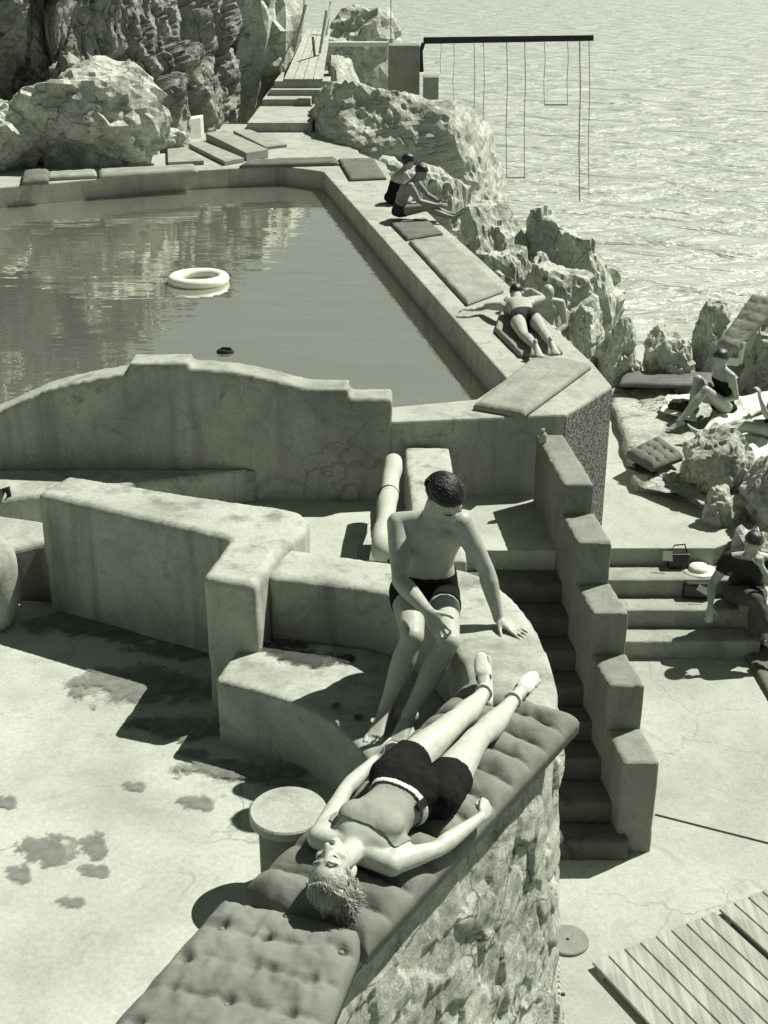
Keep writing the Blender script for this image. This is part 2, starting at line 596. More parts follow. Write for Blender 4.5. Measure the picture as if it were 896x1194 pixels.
for i_, (x, y, rx, ry, sd, rt) in enumerate(((60, 990, .11, .085, 1, 0), (112, 985, .05, .07, 2, .3), (115, 1015, .06, .035, 3, 0), (25, 1018, .045, .05, 4, .5),
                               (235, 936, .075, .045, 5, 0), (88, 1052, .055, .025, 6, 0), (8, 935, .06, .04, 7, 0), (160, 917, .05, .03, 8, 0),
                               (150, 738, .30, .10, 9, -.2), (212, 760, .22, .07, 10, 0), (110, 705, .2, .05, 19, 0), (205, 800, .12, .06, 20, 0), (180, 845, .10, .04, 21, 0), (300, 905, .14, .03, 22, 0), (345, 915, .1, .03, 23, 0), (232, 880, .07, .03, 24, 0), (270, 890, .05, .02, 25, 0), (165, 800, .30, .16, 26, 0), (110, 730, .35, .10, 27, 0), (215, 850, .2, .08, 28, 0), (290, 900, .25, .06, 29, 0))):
    struct(blob_patch(G(x, y, ZF), rx, ry, ZF + 0.004 + .0006 * i_, sd, rt))  # damp stains, the larger ones also painted to deepen the floor's shade

# ---- high wall at the back of the terrace (one thing), then the lower curved parapet
hw = gp([(42, 575), (80, 553), (180, 569), (268, 583), (320, 589), (350, 595), (362, 605), (356, 618), (338, 632), (322, 645), (298, 682), (235, 672), (268, 627), (150, 600)], ZW)
o = slab('terrace_wall', hw, ZP - 0.02, ZW, 'wall', bevel=0.03, seg=3)
weather(o)
tag(o, 'pale rendered angled terrace wall with sunlit top behind the open floor', 'wall')

low_in = catmull([V((-0.62, 5.97, 0))] + [G(x, y, ZL) for x, y in ((380, 680), (455, 693), (505, 728), (536, 765), (545, 800))] + [G(x, y, ZL) for x, y in ((520, 835), (445, 905), (370, 975), (300, 1046), (235, 1098), (140, 1200), (30, 1330))] + [V((-1.75, 1.2, 0))], 6)
low_out_pts = [V((-0.95, 1.0, 0)), V((-0.62, 1.75, 0))] + [G(x, y, ZL) for x, y in ((325, 1290), (373, 1182), (421, 1100), (486, 1033), (545, 970), (598, 912), (631, 872), (647, 836))] + [G(x, y, ZL) for x, y in ((650, 800), (636, 752), (603, 700), (548, 664))] + [G(x, y, ZL) for x, y in ((450, 653), (330, 637))]
low_out = catmull(low_out_pts, 6)
wall_root = empty('curved_parapet', (0, 0, 0), 'low curved parapet wall with smooth rendered top and rough stone outer face', 'wall')
bm = bmesh.new()
pi = [(p.x, p.y) for p in low_in]
po = [(p.x, p.y) for p in low_out]
prism(bm, pi + po, -0.3, ZL)
weather(link('rendered_wall', bm, 'wall', wall_root, False, 0.028, 3), .024)
# rubble skin on the outer face
path = catmull(low_out_pts[:12], 34)
bm = bmesh.new()
rows = 190
zt, zb = ZL - 0.10, -0.02
grid = []
for i, p in enumerate(path):
    d = (path[min(i + 1, len(path) - 1)] - path[max(i - 1, 0)]).normalized()
    nn = V((d.y, -d.x, 0))
    rowv = []
    for k in range(rows + 1):
        z = zb + (zt - zb) * k / rows
        q = V((p.x * 1.0, p.y * 1.0, z))
        qq = q * 5.2 + V((noise.noise(q * 5), noise.noise(q * 5 + V((9, 0, 0))), noise.noise(q * 5 + V((0, 9, 0))))) * 0.5
        dist, _ = noise.voronoi(qq)
        e = min(1.0, (dist[1] - dist[0]) * 5)
        cellv = noise.cell(_[0] * 11.3)
        h = 0.020 + 0.006 * e + 0.016 * (cellv - .5) + 0.028 * noise.noise_vector(_[0] * 4.7).dot(qq - _[0]) + 0.020 * fbm(q * 3.4, 0.8, 4) - 0.10 * max(0, noise.noise(V((q.x * 6, q.y * 6, q.z * 5))) - 0.48) * 2.2
        edge = min(1.0, (rows - k) / 8.0)
        rowv.append(bm.verts.new(q + nn * (max(0.003, h * edge) + 0.05 * (zt - z))))
    grid.append(rowv)
for i in range(len(grid) - 1):
    for k in range(rows):
        bm.faces.new((grid[i][k], grid[i + 1][k], grid[i + 1][k + 1], grid[i][k + 1]))
bmesh.ops.recalc_face_normals(bm, faces=bm.faces[:])
link('rubble_face', bm, 'rubble', wall_root, True)

# ---- bench block the man rests his feet on
front = catmull([G(250, 793, ZB), G(300, 805, ZB), G(345, 820, ZB), G(390, 845, ZB), G(425, 880, ZB), G(437, 905, ZB)], 6)
back = [V((0.22, 4.72, 0)), V((0.36, 4.98, 0)), V((0.33, 5.25, 0)), V((0.2, 5.6, 0)), V((0.0, 5.8, 0)), V((-0.3, 5.88, 0)), V((-0.74, 5.96, 0))]
o = slab('step_bench', [(p.x, p.y) for p in front] + [(p.x, p.y) for p in back], ZF - 0.05, ZB, 'bench', bevel=0.028, seg=3)
weather(o, .02)
tag(o, 'low rendered curved block bench under the seated man with wet marks on top', 'bench')
for i_, (x, y, rx, ry, sd, rt) in enumerate(((320, 757, .10, .035, 11, -.15), (362, 768, .14, .06, 12, -.1), (345, 752, .1, .03, 15, -.1), (300, 752, .05, .03, 13, 0), (404, 768, .04, .03, 14, 0), (392, 824, .02, .02, 17, 0), (418, 838, .025, .02, 18, 0))):
    struct(blob_patch(G(x, y, ZB), rx, ry, ZB + 0.010 + .0006 * i_, sd, rt, 'dark_damp'))

# ---- concrete stool
c = G(336, 944, 2.70)
st = empty('concrete_stool', (0, 0, 0), 'round concrete stool with mottled flat top beside the mattress', 'stool')
bm = bmesh.new(); lathe(bm, [(0, 2.655), (0.158, 2.655), (0.165, 2.66), (0.165, 2.695), (0.158, 2.703), (0, 2.703)], 48, (c.x, c.y)); link('stool_top', bm, 'stool', st, True)
bm = bmesh.new(); lathe(bm, [(0, ZF), (0.128, ZF), (0.128, 2.655), (0, 2.655)], 40, (c.x, c.y)); link('pedestal', bm, 'block', st, True, 0.006)
for o in st.children:
    e = o.modifiers.new('edge', 'EDGE_SPLIT'); e.split_angle = R(40)

# ---- passage floor, left shelf
o = slab('passage_floor', [(-9, 6.9), (-1.9, 6.9), (-0.9, 6.0), (0.05, 5.85), (0.35, 5.85), (0.35, 9.44), (1.42, 9.44), (1.36, 10.6), (-9, 10.6)], 0, ZP, 'floor', bevel=0.0)
struct(o)
low_shelf = [G(-60, 705, ZF) + V((0, 0, 0)), G(20, 700, ZF), G(58, 690, ZF), V((-1.95, 7.05, 0)), V((-2.2, 7.5, 0)), V((-3.0, 7.75, 0)), V((-4.5, 7.7, 0))]
o = slab('side_bench', [(p.x, p.y) for p in low_shelf], ZP - 0.02, ZF + 0.36, 'wall', bevel=0.05, seg=4)
tag(o, 'low rounded rendered bench at the left edge joining the terrace wall', 'bench')

# ---- pool shell
far = [Q(0, 218, 0.1)]
pin = gp([(460, 474), (556, 465), (591, 441), (377, 199.5), (328, 193), (231, 198), (0, 218)], ZC)
pool_in = [V((-6.5, 10.78, 0)), pin[0], pin[1], pin[2], pin[3], pin[4], pin[5], pin[6], V((-10, 21.2, 0)), V((-10, 10.78, 0))]
pool_outer = [V((-10.5, 10.48, 0)), V((0.09, 10.48, 0)), G(660, 483, ZC), G(714, 450, ZC), G(691, 422, ZC), G(561, 302, ZC), G(513, 260, ZC), G(455, 205, ZC), G(450, 190, ZC), V((-0.6, 26.6, 0)), V((-3, 27.5, 0)), V((-10.5, 26.5, 0))]
cp = empty('pool_surround', (0, 0, 0), 'concrete swimming pool surround with broad flat coping around the water', 'pool')
def ring_piece(name, poly, z0, z1, m, bev=0.02):
    bm = bmesh.new()
    prism(bm, [(p.x, p.y) for p in poly], z0, z1)
    return link(name, bm, m, cp, False, bev)
iA, iB, iC, iD, iE, iF, iG = pin
ring_piece('near_coping', [V((-10.5, 10.48, 0)), V((0.09, 10.48, 0)), pool_outer[2], pool_outer[3], pool_outer[4], iC, iB, iA, V((-10.5, iA.y, 0))], -1.0, ZC, 'cop')
ring_piece('side_coping', [pool_outer[4] + V((0, 0, 0)), pool_outer[5], pool_outer[6], pool_outer[7], pool_outer[8], V((-0.5, 26.4, 0)), iD, iC], -1.6, ZC - 0.003, 'cop')
ring_piece('far_coping', [iD, V((-0.5, 26.4, 0)), V((-0.9, 31, 0)), V((-4, 31, 0)), V((-10.5, 29, 0)), V((-10.5, 21.0, 0)), iG, iF, iE], -1.6, ZC - 0.006, 'cop')
# pebble-dash skin on the end wall
a, b = pool_outer[2], pool_outer[3]
d = (b - a).normalized(); nn = V((d.y, -d.x, 0))
bm = bmesh.new()
prism(bm, [a + d * 0.0 + nn * 0.004, b + nn * 0.004, b - nn * 0.05, a - nn * 0.05], 0.0, ZC - 0.03)
link('pebbledash_face', bm, 'pebble', cp)
o = slab('pool_floor', [(-10.4, 10.6), (1.6, 10.9), (0.2, 27), (-10.4, 27)], -1.2, -0.9, 'deck', bevel=0)
struct(o)
bm = bmesh.new()
vs = [bm.verts.new((p.x, p.y, ZWATER)) for p in ([V((-10.4, iA.y - 0.02, 0)), iA - V((0, .02, 0)), iB + V((.02, -.02, 0)), iC + V((0.03, 0, 0)), iD + V((0.02, 0.03, 0)), iE + V((0, .03, 0)), iF + V((0, .03, 0)), iG + V((0, .03, 0)), V((-10.4, 21.1, 0))])]
f = bm.faces.new(vs)
bm.normal_update()
if f.normal.z < 0: f.normal_flip()
struct(link('pool_water', bm, 'pool'))

# ---- curved-topped parapet between passage and pool
prof_px = [(-120, 520), (-60, 498), (0, 479), (25, 467), (53, 455), (80, 447.5), (107, 441.6), (130, 437.5), (151, 434.5)]
prof_px2 = [(220, 430), (245, 430.2), (268, 432), (290, 435.5), (311, 440), (332, 445.5), (353, 451), (365, 452.6), (375, 453), (407, 453)]
YP = 10.48
prof = [Q(x, y, YP) for x, y in prof_px]
blockp = [Q(151, 423, YP), Q(220, 419, YP)]
prof2 = [Q(x, y, YP) for x, y in prof_px2]
endp = [Q(407, 464, YP), Q(458, 461.5, YP)]
ptop = [(p.x, p.z) for p in prof] + [(blockp[0].x, blockp[0].z), (blockp[1].x, blockp[0].z)] + [(p.x, p.z) for p in prof2] + [(endp[0].x, endp[0].z), (endp[1].x, endp[0].z)]
bm = bmesh.new()
TH = 0.30
fr = [bm.verts.new((x, YP - 0.02, z)) for x, z in ptop] + [bm.verts.new((ptop[-1][0], YP - 0.02, ZP - .02)), bm.verts.new((ptop[0][0], YP - 0.02, ZP - .02))]
bk = [bm.verts.new((v.co.x, YP + TH - 0.02, v.co.z)) for v in fr]
bm.faces.new(fr[::-1]); bm.faces.new(bk)
for i in range(len(fr)):
    j = (i + 1) % len(fr)
    bm.faces.new((fr[i], fr[j], bk[j], bk[i]))
bmesh.ops.recalc_face_normals(bm, faces=bm.faces[:])
o = link('curved_top_wall', bm, 'wall_crack', None, False, 0.014, 2)
weather(o, .026)
tag(o, 'cracked rendered wall with curved humped top between pool and terrace', 'wall')
# long bench at its foot
b0, b1 = G(297, 586, ZP), G(-40, 628, ZP)
o = slab('wall_bench', [(b0.x, b0.y), (b1.x, b1.y), (b1.x - .2, 10.455), (b0.x + .03, 10.455)], ZP - 0.01, ZP + 0.32, 'wall', bevel=0.02)
weather(o, .026)
tag(o, 'long low rendered bench along the foot of the cracked humped wall', 'bench')

# ---- stair, stepped flank wall, left stair wall
stair = empty('stone_stairs', (0, 0, 0), 'narrow shaded concrete stairs going down beside the stepped flank wall', 'stairs')
ys = [9.44, 9.17, 8.90, 8.65, 8.41, 8.17, 7.91, 7.62, 7.38]
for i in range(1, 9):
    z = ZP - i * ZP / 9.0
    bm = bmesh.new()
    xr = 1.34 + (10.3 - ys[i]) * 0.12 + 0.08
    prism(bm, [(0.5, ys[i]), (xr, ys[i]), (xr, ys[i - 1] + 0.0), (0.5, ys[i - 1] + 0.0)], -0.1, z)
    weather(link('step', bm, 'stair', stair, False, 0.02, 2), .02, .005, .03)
flank = empty('stepped_wall', (0, 0, 0), 'stepped rendered flank wall descending in five blocks beside the stairs', 'wall')
# (x inner back, x outer back, x inner front, x outer front, y back, y front, top)
for (xib, xob, xif, xof, yb, yf, zt) in ((1.335, 1.58, 1.43, 1.68, 10.47, 9.33, 2.14), (1.428, 1.70, 1.484, 1.755, 9.36, 8.80, 1.88), (1.483, 1.765, 1.558, 1.828, 8.83, 8.33, 1.52),
                                         (1.556, 1.835, 1.632, 1.894, 8.36, 7.89, 1.165), (1.63, 1.90, 1.692, 1.955, 7.92, 7.47, 0.79)):
    bm = bmesh.new()
    prism(bm, [(xib, yb), (xob, yb), (xof, yf), (xif, yf)], -0.1, zt)
    weather(link('wall_block', bm, 'block', flank, False, 0.014, 2), .018, .004, .02)
bm = bmesh.new()
lathe(bm, [(0, 0), (0.17, 0), (0.165, .35), (0.12, 0.5), (0, 0.52)], 24, (1.86, 7.95))
link('buttress', bm, 'block', flank, True)
o = slab('stair_side_wall', [(0.18, 10.47), (0.575, 10.47), (0.60, 8.2), (0.24, 8.2)], 0, 2.02, 'wall', bevel=0.02)
weather(o, .022)
tag(o, 'broad flat-topped rendered wall behind the seated man left of the stairs', 'wall')
o = slab('stone_block', [(0.02, 8.85), (0.02, 9.15), (-0.22, 9.15), (-0.22, 8.85)], ZP, ZP + 0.2, 'block', bevel=0.02)
tag(o, 'small dark rendered block on the passage floor beside the white roll', 'block')

# ---- right terrace and its steps
rt = [(1.5, 11.11), (3.20, 11.11), (3.75, 11.5), (5.5, 12.5), (5.5, 18), (1.0, 18), (1.3, 10.9)]
o = slab('upper_deck', rt, -1.5, ZR, 'deck', bevel=0.012)
struct(o)
st2 = empty('side_steps', (0, 0, 0), 'four broad concrete steps between the two right hand decks', 'steps')
yr = [11.11, 10.80, 10.52, 10.24]
for i in (1, 2, 3):
    bm = bmesh.new()
    prism(bm, [(1.66, yr[i]), (3.35 + .05 * i, yr[i]), (3.35 + .05 * i, yr[i - 1]), (1.66, yr[i - 1])], -0.05, ZR - 0.18 * i)
    weather(link('step', bm, 'step', st2, False, 0.015), .025, .006, .03)

# ---- duckboards, manhole cover, iron strip on the lower deck
def quad_pt(q, u, v):
    return (q[0] * (1 - u) + q[1] * u) * (1 - v) + (q[3] * (1 - u) + q[2] * u) * v
def duckboard(corner, ex, ey, n, gapw, label):
    r_ = empty('duckboard', (0, 0, 0), label, 'duckboard', 'wooden duckboards on the lower deck')
    for i in range(n):
        u0, u1 = (i + gapw) / n, (i + 1 - gapw) / n
        bm = bmesh.new()
        prism(bm, [corner + ex * u0, corner + ex * u1, corner + ex * u1 + ey, corner + ex * u0 + ey], 0.03, 0.055)
        link('plank', bm, 'wood', r_, False, 0.004, 1)
    for v in (0.06, 0.5, 0.94):
        bm = bmesh.new()
        prism(bm, [corner + ey * (v - .02), corner + ex + ey * (v - .02), corner + ex + ey * (v + .02), corner + ey * (v + .02)], 0.0, 0.03)
        link('bearer', bm, 'wood', r_)
    return r_
dA, dB, dC = G(690, 1122, 0.05), G(834, 1063, 0.05), G(762, 1200, 0.05)
ex = dB - dA; ey0 = (dC - dA); ey = ey0.normalized() * 1.6
ex.z = 0; ey.z = 0; dA.z = 0
duckboard(dA, ex, ey, 8, 0.035, 'slatted wooden duckboard nearest the stone wall, eight planks in view')
dD = G(838, 1060, 0.05); dD.z = 0
duckboard(dD, ex, ey, 8, 0.035, 'slatted wooden duckboard at the right edge, cut by the frame')
c = G(662, 1095, 0.02)
mh = empty('drain_cover', (0, 0, 0), 'round concrete drain cover with centre hole on the lower deck', 'drain cover')
bm = bmesh.new(); lathe(bm, [(0.012, 0.001), (0.012, 0.02), (0.135, 0.022), (0.142, 0.016), (0.142, 0.001)], 40, (c.x, c.y)); link('cover_plate', bm, 'block', mh)
bm = bmesh.new(); lathe(bm, [(0, 0.004), (0.0118, 0.004), (0.0118, 0.012), (0, 0.012)], 16, (c.x, c.y)); link('lifting_hole', bm, 'gap', mh)
a, b = G(637, 1160, 0), G(659, 1160, 0)
bm = bmesh.new(); box(bm, a.x, b.x, a.y - .008, a.y + .008, 0.001, 0.012)
tag(link('iron_strip', bm, 'iron'), 'short dark iron strip set in the deck beside the stone wall', 'iron strip')

# ---- mattresses
def mattress(name, q, th, nu, nv, m, channels, tufts, seed, z=None, bulge=0.02, amp=0.45, buttons=True, root=None, wr=1.0, sag=None, td=0.5):
    """q: four base corners (near-left, near-right, far-right, far-left); channels across v, tufts across u"""
    bm = bmesh.new()
    q = [V(p) for p in q]
    nrm = (q[1] - q[0]).cross(q[3] - q[0]).normalized()
    if nrm.z < 0: nrm = -nrm
    du = (q[1] - q[0]).normalized(); dv = (q[3] - q[0]).normalized()
    L = (q[3] - q[0]).length; W = (q[1] - q[0]).length
    top, bot = [], []
    for j in range(nv + 1):
        v = j / nv
        ta, ba = [], []
        for i in range(nu + 1):
            u = i / nu
            p = quad_pt(q, u, v)
            eu = min(u, 1 - u) * W / th; ev = min(v, 1 - v) * L / th
            e = min(1.0, min(eu, ev) / 0.9)
            edge = math.sqrt(max(0.0, 1 - (1 - e) ** 2))
            cj = v * channels
            puff = abs(math.sin(math.pi * (cj + 0.16 * noise.noise(V((u * 3, v * channels * .7, seed)))))) ** 0.5
            tuft = 1.0
            if tufts:
                k = round(cj)
                ti_ = min(tufts - 1, int(u * tufts))
                uc_ = (ti_ + .5 + .22 * math.sin(seed + 2.3 * ti_ + 4.1 * k)) / tufts
                du_ = abs(u - uc_) * W
                dv_ = (cj - k - .12 * math.sin(seed * 2 + 3.7 * ti_ + 1.9 * k)) * L / channels
                if 0 < k < channels:
                    tuft = 1 - td * math.exp(-(du_ ** 2 + dv_ ** 2) / (0.020 ** 2)) - td * 0.45 * math.exp(-(du_ ** 2 / (0.10 ** 2) + dv_ ** 2 / (0.016 ** 2)))
            wrk = 0.010 * wr * fbm(V((p.x * 5, p.y * 5, seed)), 0.8, 4) + 0.008 * wr * abs(noise.noise(V((p.x * 14 + seed, p.y * 9, seed))))
            h = th * (0.42 + 0.58 * edge * (1 - amp + amp * puff) * tuft) + wrk * edge
            h += edge * wr * 0.007 * noise.noise(V((u * W * 16 + seed, v * channels * .55, seed))) * (1 - puff * .5)
            h += edge * wr * 0.006 * math.sin(u * W * 55 + 5 * noise.noise(V((u * 6, cj * .9, seed)))) * (1 - puff) ** 1.0
            if sag: h += sag(u, v) * edge
            side = bulge * (1 if 0.001 < 1 - e else 0) * 0
            ta.append(bm.verts.new(p + nrm * max(h, 0.01)))
            off = V()
            ba.append(bm.verts.new(p + nrm * 0.004))
        top.append(ta); bot.append(ba)
    for j in range(nv):
        for i in range(nu):
            bm.faces.new((top[j][i], top[j][i + 1], top[j + 1][i + 1], top[j + 1][i]))
            bm.faces.new((bot[j][i], bot[j + 1][i], bot[j + 1][i + 1], bot[j][i + 1]))
    for j in range(nv):
        bm.faces.new((top[j][0], top[j + 1][0], bot[j + 1][0], bot[j][0]))
        bm.faces.new((top[j][nu], bot[j][nu], bot[j + 1][nu], top[j + 1][nu]))
    for i in range(nu):
        bm.faces.new((top[0][i], bot[0][i], bot[0][i + 1], top[0][i + 1]))
        bm.faces.new((top[nv][i], top[nv][i + 1], bot[nv][i + 1], bot[nv][i]))
    bmesh.ops.recalc_face_normals(bm, faces=bm.faces[:])
    core = None
    if root is None:
        o = link(name, bm, m, None, True)
    else:
        o = link('cushion', bm, m, root, True)
    if buttons and tufts and root is not None:
        for k in range(1, channels):
            for t_ in range(tufts):
                u = (t_ + .5 + .22 * math.sin(seed + 2.3 * t_ + 4.1 * k)) / tufts
                p = quad_pt(q, u, (k + .12 * math.sin(seed * 2 + 3.7 * t_ + 1.9 * k)) / channels) + nrm * (th * (0.42 + 0.58 * (1 - amp) * (1 - td * 1.3)) + 0.006)
                if sag: p += nrm * sag(u, k / channels)
                b2 = bmesh.new()
                bmesh.ops.create_icosphere(b2, subdivisions=2, radius=0.010, matrix=Matrix.Translation(p) @ Matrix.Diagonal((1, 1, 0.5, 1)))
                link('button', b2, m, o, True)
    return o

mzr = empty('quilted_mattress', (0, 0, 0), 'grey quilted mattress under the reclining woman on the curved parapet', 'mattress', 'grey quilted mattresses on the curved parapet')
zt = ZL + 0.075
qa = [G(283, 1037, zt), G(428, 1106, zt), G(676, 838, zt), G(545, 796, zt)]
qa = [V((p.x, p.y, ZL + 0.001)) for p in qa]
mattress('quilted_mattress', qa, 0.13, 64, 220, 'quilt', 11, 3, 3.0, amp=0.74, root=mzr, wr=1.2, td=0.10)
mzr2 = empty('quilted_mattress', (0, 0, 0), 'grey tufted mattress at the bottom of the picture below the woman\'s head', 'mattress', 'grey quilted mattresses on the curved parapet')
qb = [G(45, 1290, zt), G(330, 1330, zt), G(428, 1085, zt), G(262, 1046, zt)]
qb = [V((p.x, p.y, ZL + 0.001)) for p in qb]
mattress('quilted_mattress', qb, 0.11, 70, 110, 'quilt2', 6, 3, 8.0, amp=0.26, root=mzr2, wr=1.6, td=0.36)

# corner mattress and mats on the pool coping
r_ = empty('quilted_mattress', (0, 0, 0), 'ribbed pale mattress lying across the near pool corner', 'mattress', 'mats on the pool coping')
qc = [V((p.x, p.y, ZC + 0.001)) for p in gp([(552, 471), (612, 481), (690, 424), (627, 411)], ZC + 0.06)]
mattress('quilted_mattress', qc, 0.075, 40, 60, 'mat', 3, 0, 5.0, amp=0.2, root=r_, buttons=False)
def flat_mat(px, z, th, m, label, group, channels=4, seed=1.0, zs=None):
    q = [V((p.x, p.y, z + 0.001)) for p in gp(px, z + th)]
    o = mattress('sun_mat', q, th, 24, 50, m, channels, 0, seed, amp=0.34, wr=0.7)
    return tag(o, label, 'mat', group)
gm = 'mats on the pool coping'
flat_mat([(577, 381), (607, 411), (651, 405), (594, 346), ][:2] + [(657, 407), (590, 342)][:2], ZC, 0.06, 'mat', 'long pale mat under the man lying face down', gm, 4, 2)
flat_mat([(545, 352), (588, 336), (519, 272), (477, 279)], ZC, 0.055, 'mat', 'long bare ribbed mat between the seated couple and the lying man', gm, 7, 3)
flat_mat([(474, 277), (517, 270), (497, 253), (455, 258)], ZC, 0.05, 'mat_dark', 'short dark mat under the seated couple on the pool edge', gm, 3, 4)
flat_mat([(408, 207), (451, 205), (436, 183), (394, 184)], ZC, 0.07, 'mat_dark', 'square dark mat at the far right corner of the pool', gm, 3, 5)
flat_mat([(279, 191), (396, 188), (392, 182), (290, 185)], ZC, 0.08, 'mat_dark', 'wide dark mat along the far pool edge, right of the pale mats', gm, 6, 6)
flat_mat([(115, 203), (231, 196), (229, 190), (114, 196)], ZC, 0.1, 'mat', 'pale mat at the far pool edge, right one of the pale pair', gm, 6, 7)
flat_mat([(54, 205), (113, 202), (112, 196), (56, 199)], ZC, 0.09, 'mat', 'pale mat at the far pool edge, middle of the far left row', gm, 4, 8)
flat_mat([(25, 208), (56, 206), (58, 195), (27, 197)], ZC, 0.13, 'mat_dark', 'short thick mat at the far left of the pool edge', gm, 3, 9)
gb = 'boards lying by the cliff foot'
def board(px, z, th, label, m='mat'):
    q = gp(px, z + th)
    bm = bmesh.new()
    prism(bm, [(p.x, p.y) for p in q], z, z + th)
    o = link('sun_board', bm, m, None, False, 0.01)
    return tag(o, label, 'board', gb)
board([(195, 163), (208, 163), (238, 187), (196, 189)], ZC, 0.08, 'dark sun board at the cliff foot next to the white bench')
board([(220, 167), (236, 164), (285, 184), (262, 188)], ZC, 0.08, 'narrow sun board second from the white bench at the cliff foot')
board([(240, 155), (262, 151), (313, 174), (287, 178)], ZC, 0.16, 'raised sun board third from the white bench at the cliff foot')
board([(272, 152), (290, 150), (335, 168), (310, 171)], ZC, 0.06, 'sun board nearest the rock steps at the cliff foot')
# ---- white bench by the cliff
wb = empty('white_bench', (0, 0, 0), 'white rendered bench with steps against the cliff foot', 'bench')
p0, p1 = G(160, 172, ZC), G(235, 160, ZC)
bm = bmesh.new(); prism(bm, [(p0.x, p0.y), (p1.x, p1.y), (p1.x, p1.y + .5), (p0.x, p0.y + .5)], ZC - .02, ZC + 0.42); link('bench_body', bm, 'white', wb, False, 0.02)
bm = bmesh.new(); prism(bm, [(p0.x, p0.y - 1.0), (p0.x + .6, p0.y - 0.95), (p0.x + .6, p0.y - .01), (p0.x, p0.y - .01)], ZC - .02, ZC + 0.2); link('low_step', bm, 'white', wb, False, 0.02)

# ---- rock builders
AXL = V((-.42, -.25, .87)).normalized()
def rock_mesh(name, c, size, seed, sub=5, m='rock', planes=13, rough=0.10, squash=1.0, rot=0.0, parent=None, lay=0.0):
    rnd = random.Random(seed)
    bm = bmesh.new()
    bmesh.ops.create_icosphere(bm, subdivisions=sub, radius=1.0)
    pl = []
    for k in range(planes):
        nv_ = V((rnd.gauss(0, 1), rnd.gauss(0, 1), rnd.gauss(0, 0.9))).normalized()
        pl.append((nv_, rnd.uniform(0.62, 0.98)))
    pl.append((V((0, 0, 1)), rnd.uniform(0.75, 0.95)))
    sz = V(size)
    rm = Matrix.Rotation(rot, 3, 'Z')
    sd = V((seed * 7.13, seed * 3.7, seed * 1.9))
    mean = (sz.x + sz.y + sz.z) / 3
    for v in bm.verts:
        d = v.co.normalized()
        r = 1.1
        for nv_, dd in pl:
            k = d.dot(nv_)
            if k > 0.05:
                r = min(r, dd / k)
        p = d * r
        q = V((p.x * sz.x, p.y * sz.y, p.z * sz.z))
        s = q / mean
        dist, _ = noise.voronoi(V((s.x * 2.3, s.y * 2.3, s.z * 1.2)) + sd + V((noise.noise(s * 2 + sd), noise.noise(s * 2 - sd), 0)) * .3)
        crack = min(1.0, (dist[1] - dist[0]) * 9)
        av = s * 2.6 + sd
        dv, cv = noise.voronoi(av)
        fac = 0.0 if lay else (0.07 * (noise.cell(cv[0] * 9.1) - .5) + 0.17 * noise.noise_vector(cv[0] * 4.7).dot(av - cv[0]))
        av2 = s * 6.5 + sd
        dv2, cv2 = noise.voronoi(av2)
        fac += 0.0 if lay else (0.010 * (noise.cell(cv2[0] * 9.1) - .5) + 0.022 * noise.noise_vector(cv2[0] * 4.7).dot(av2 - cv2[0]))
        h = fac + (0.7 if lay else 0.42) * rough * fbm(s * 2.0 + sd, 0.75, 6) - (0.012 if lay else 0.05) * (1 - crack) * max(0, 0.4 + noise.noise(s * 1.7 + sd)) + (0.012 if lay else 0.012) * fbm(s * 9 + sd, 0.6, 3)
        if lay:
            k_ = q.dot(AXL)
            pl_ = q - AXL * k_
            P_ = V((pl_.x * .7, pl_.y * .7, k_ * lay * 1.5 + .3 * noise.noise(q * .7)))
            h += (0.060 * fbm(P_ + sd, .7, 4) - 0.05 * max(0, .22 - abs(noise.noise(P_ * .8 - sd)))) * min(1, 1.6 / mean)
        q = q + d * h * mean
        v.co = rm @ q + V(c)
    return link(name, bm, m, parent, False)

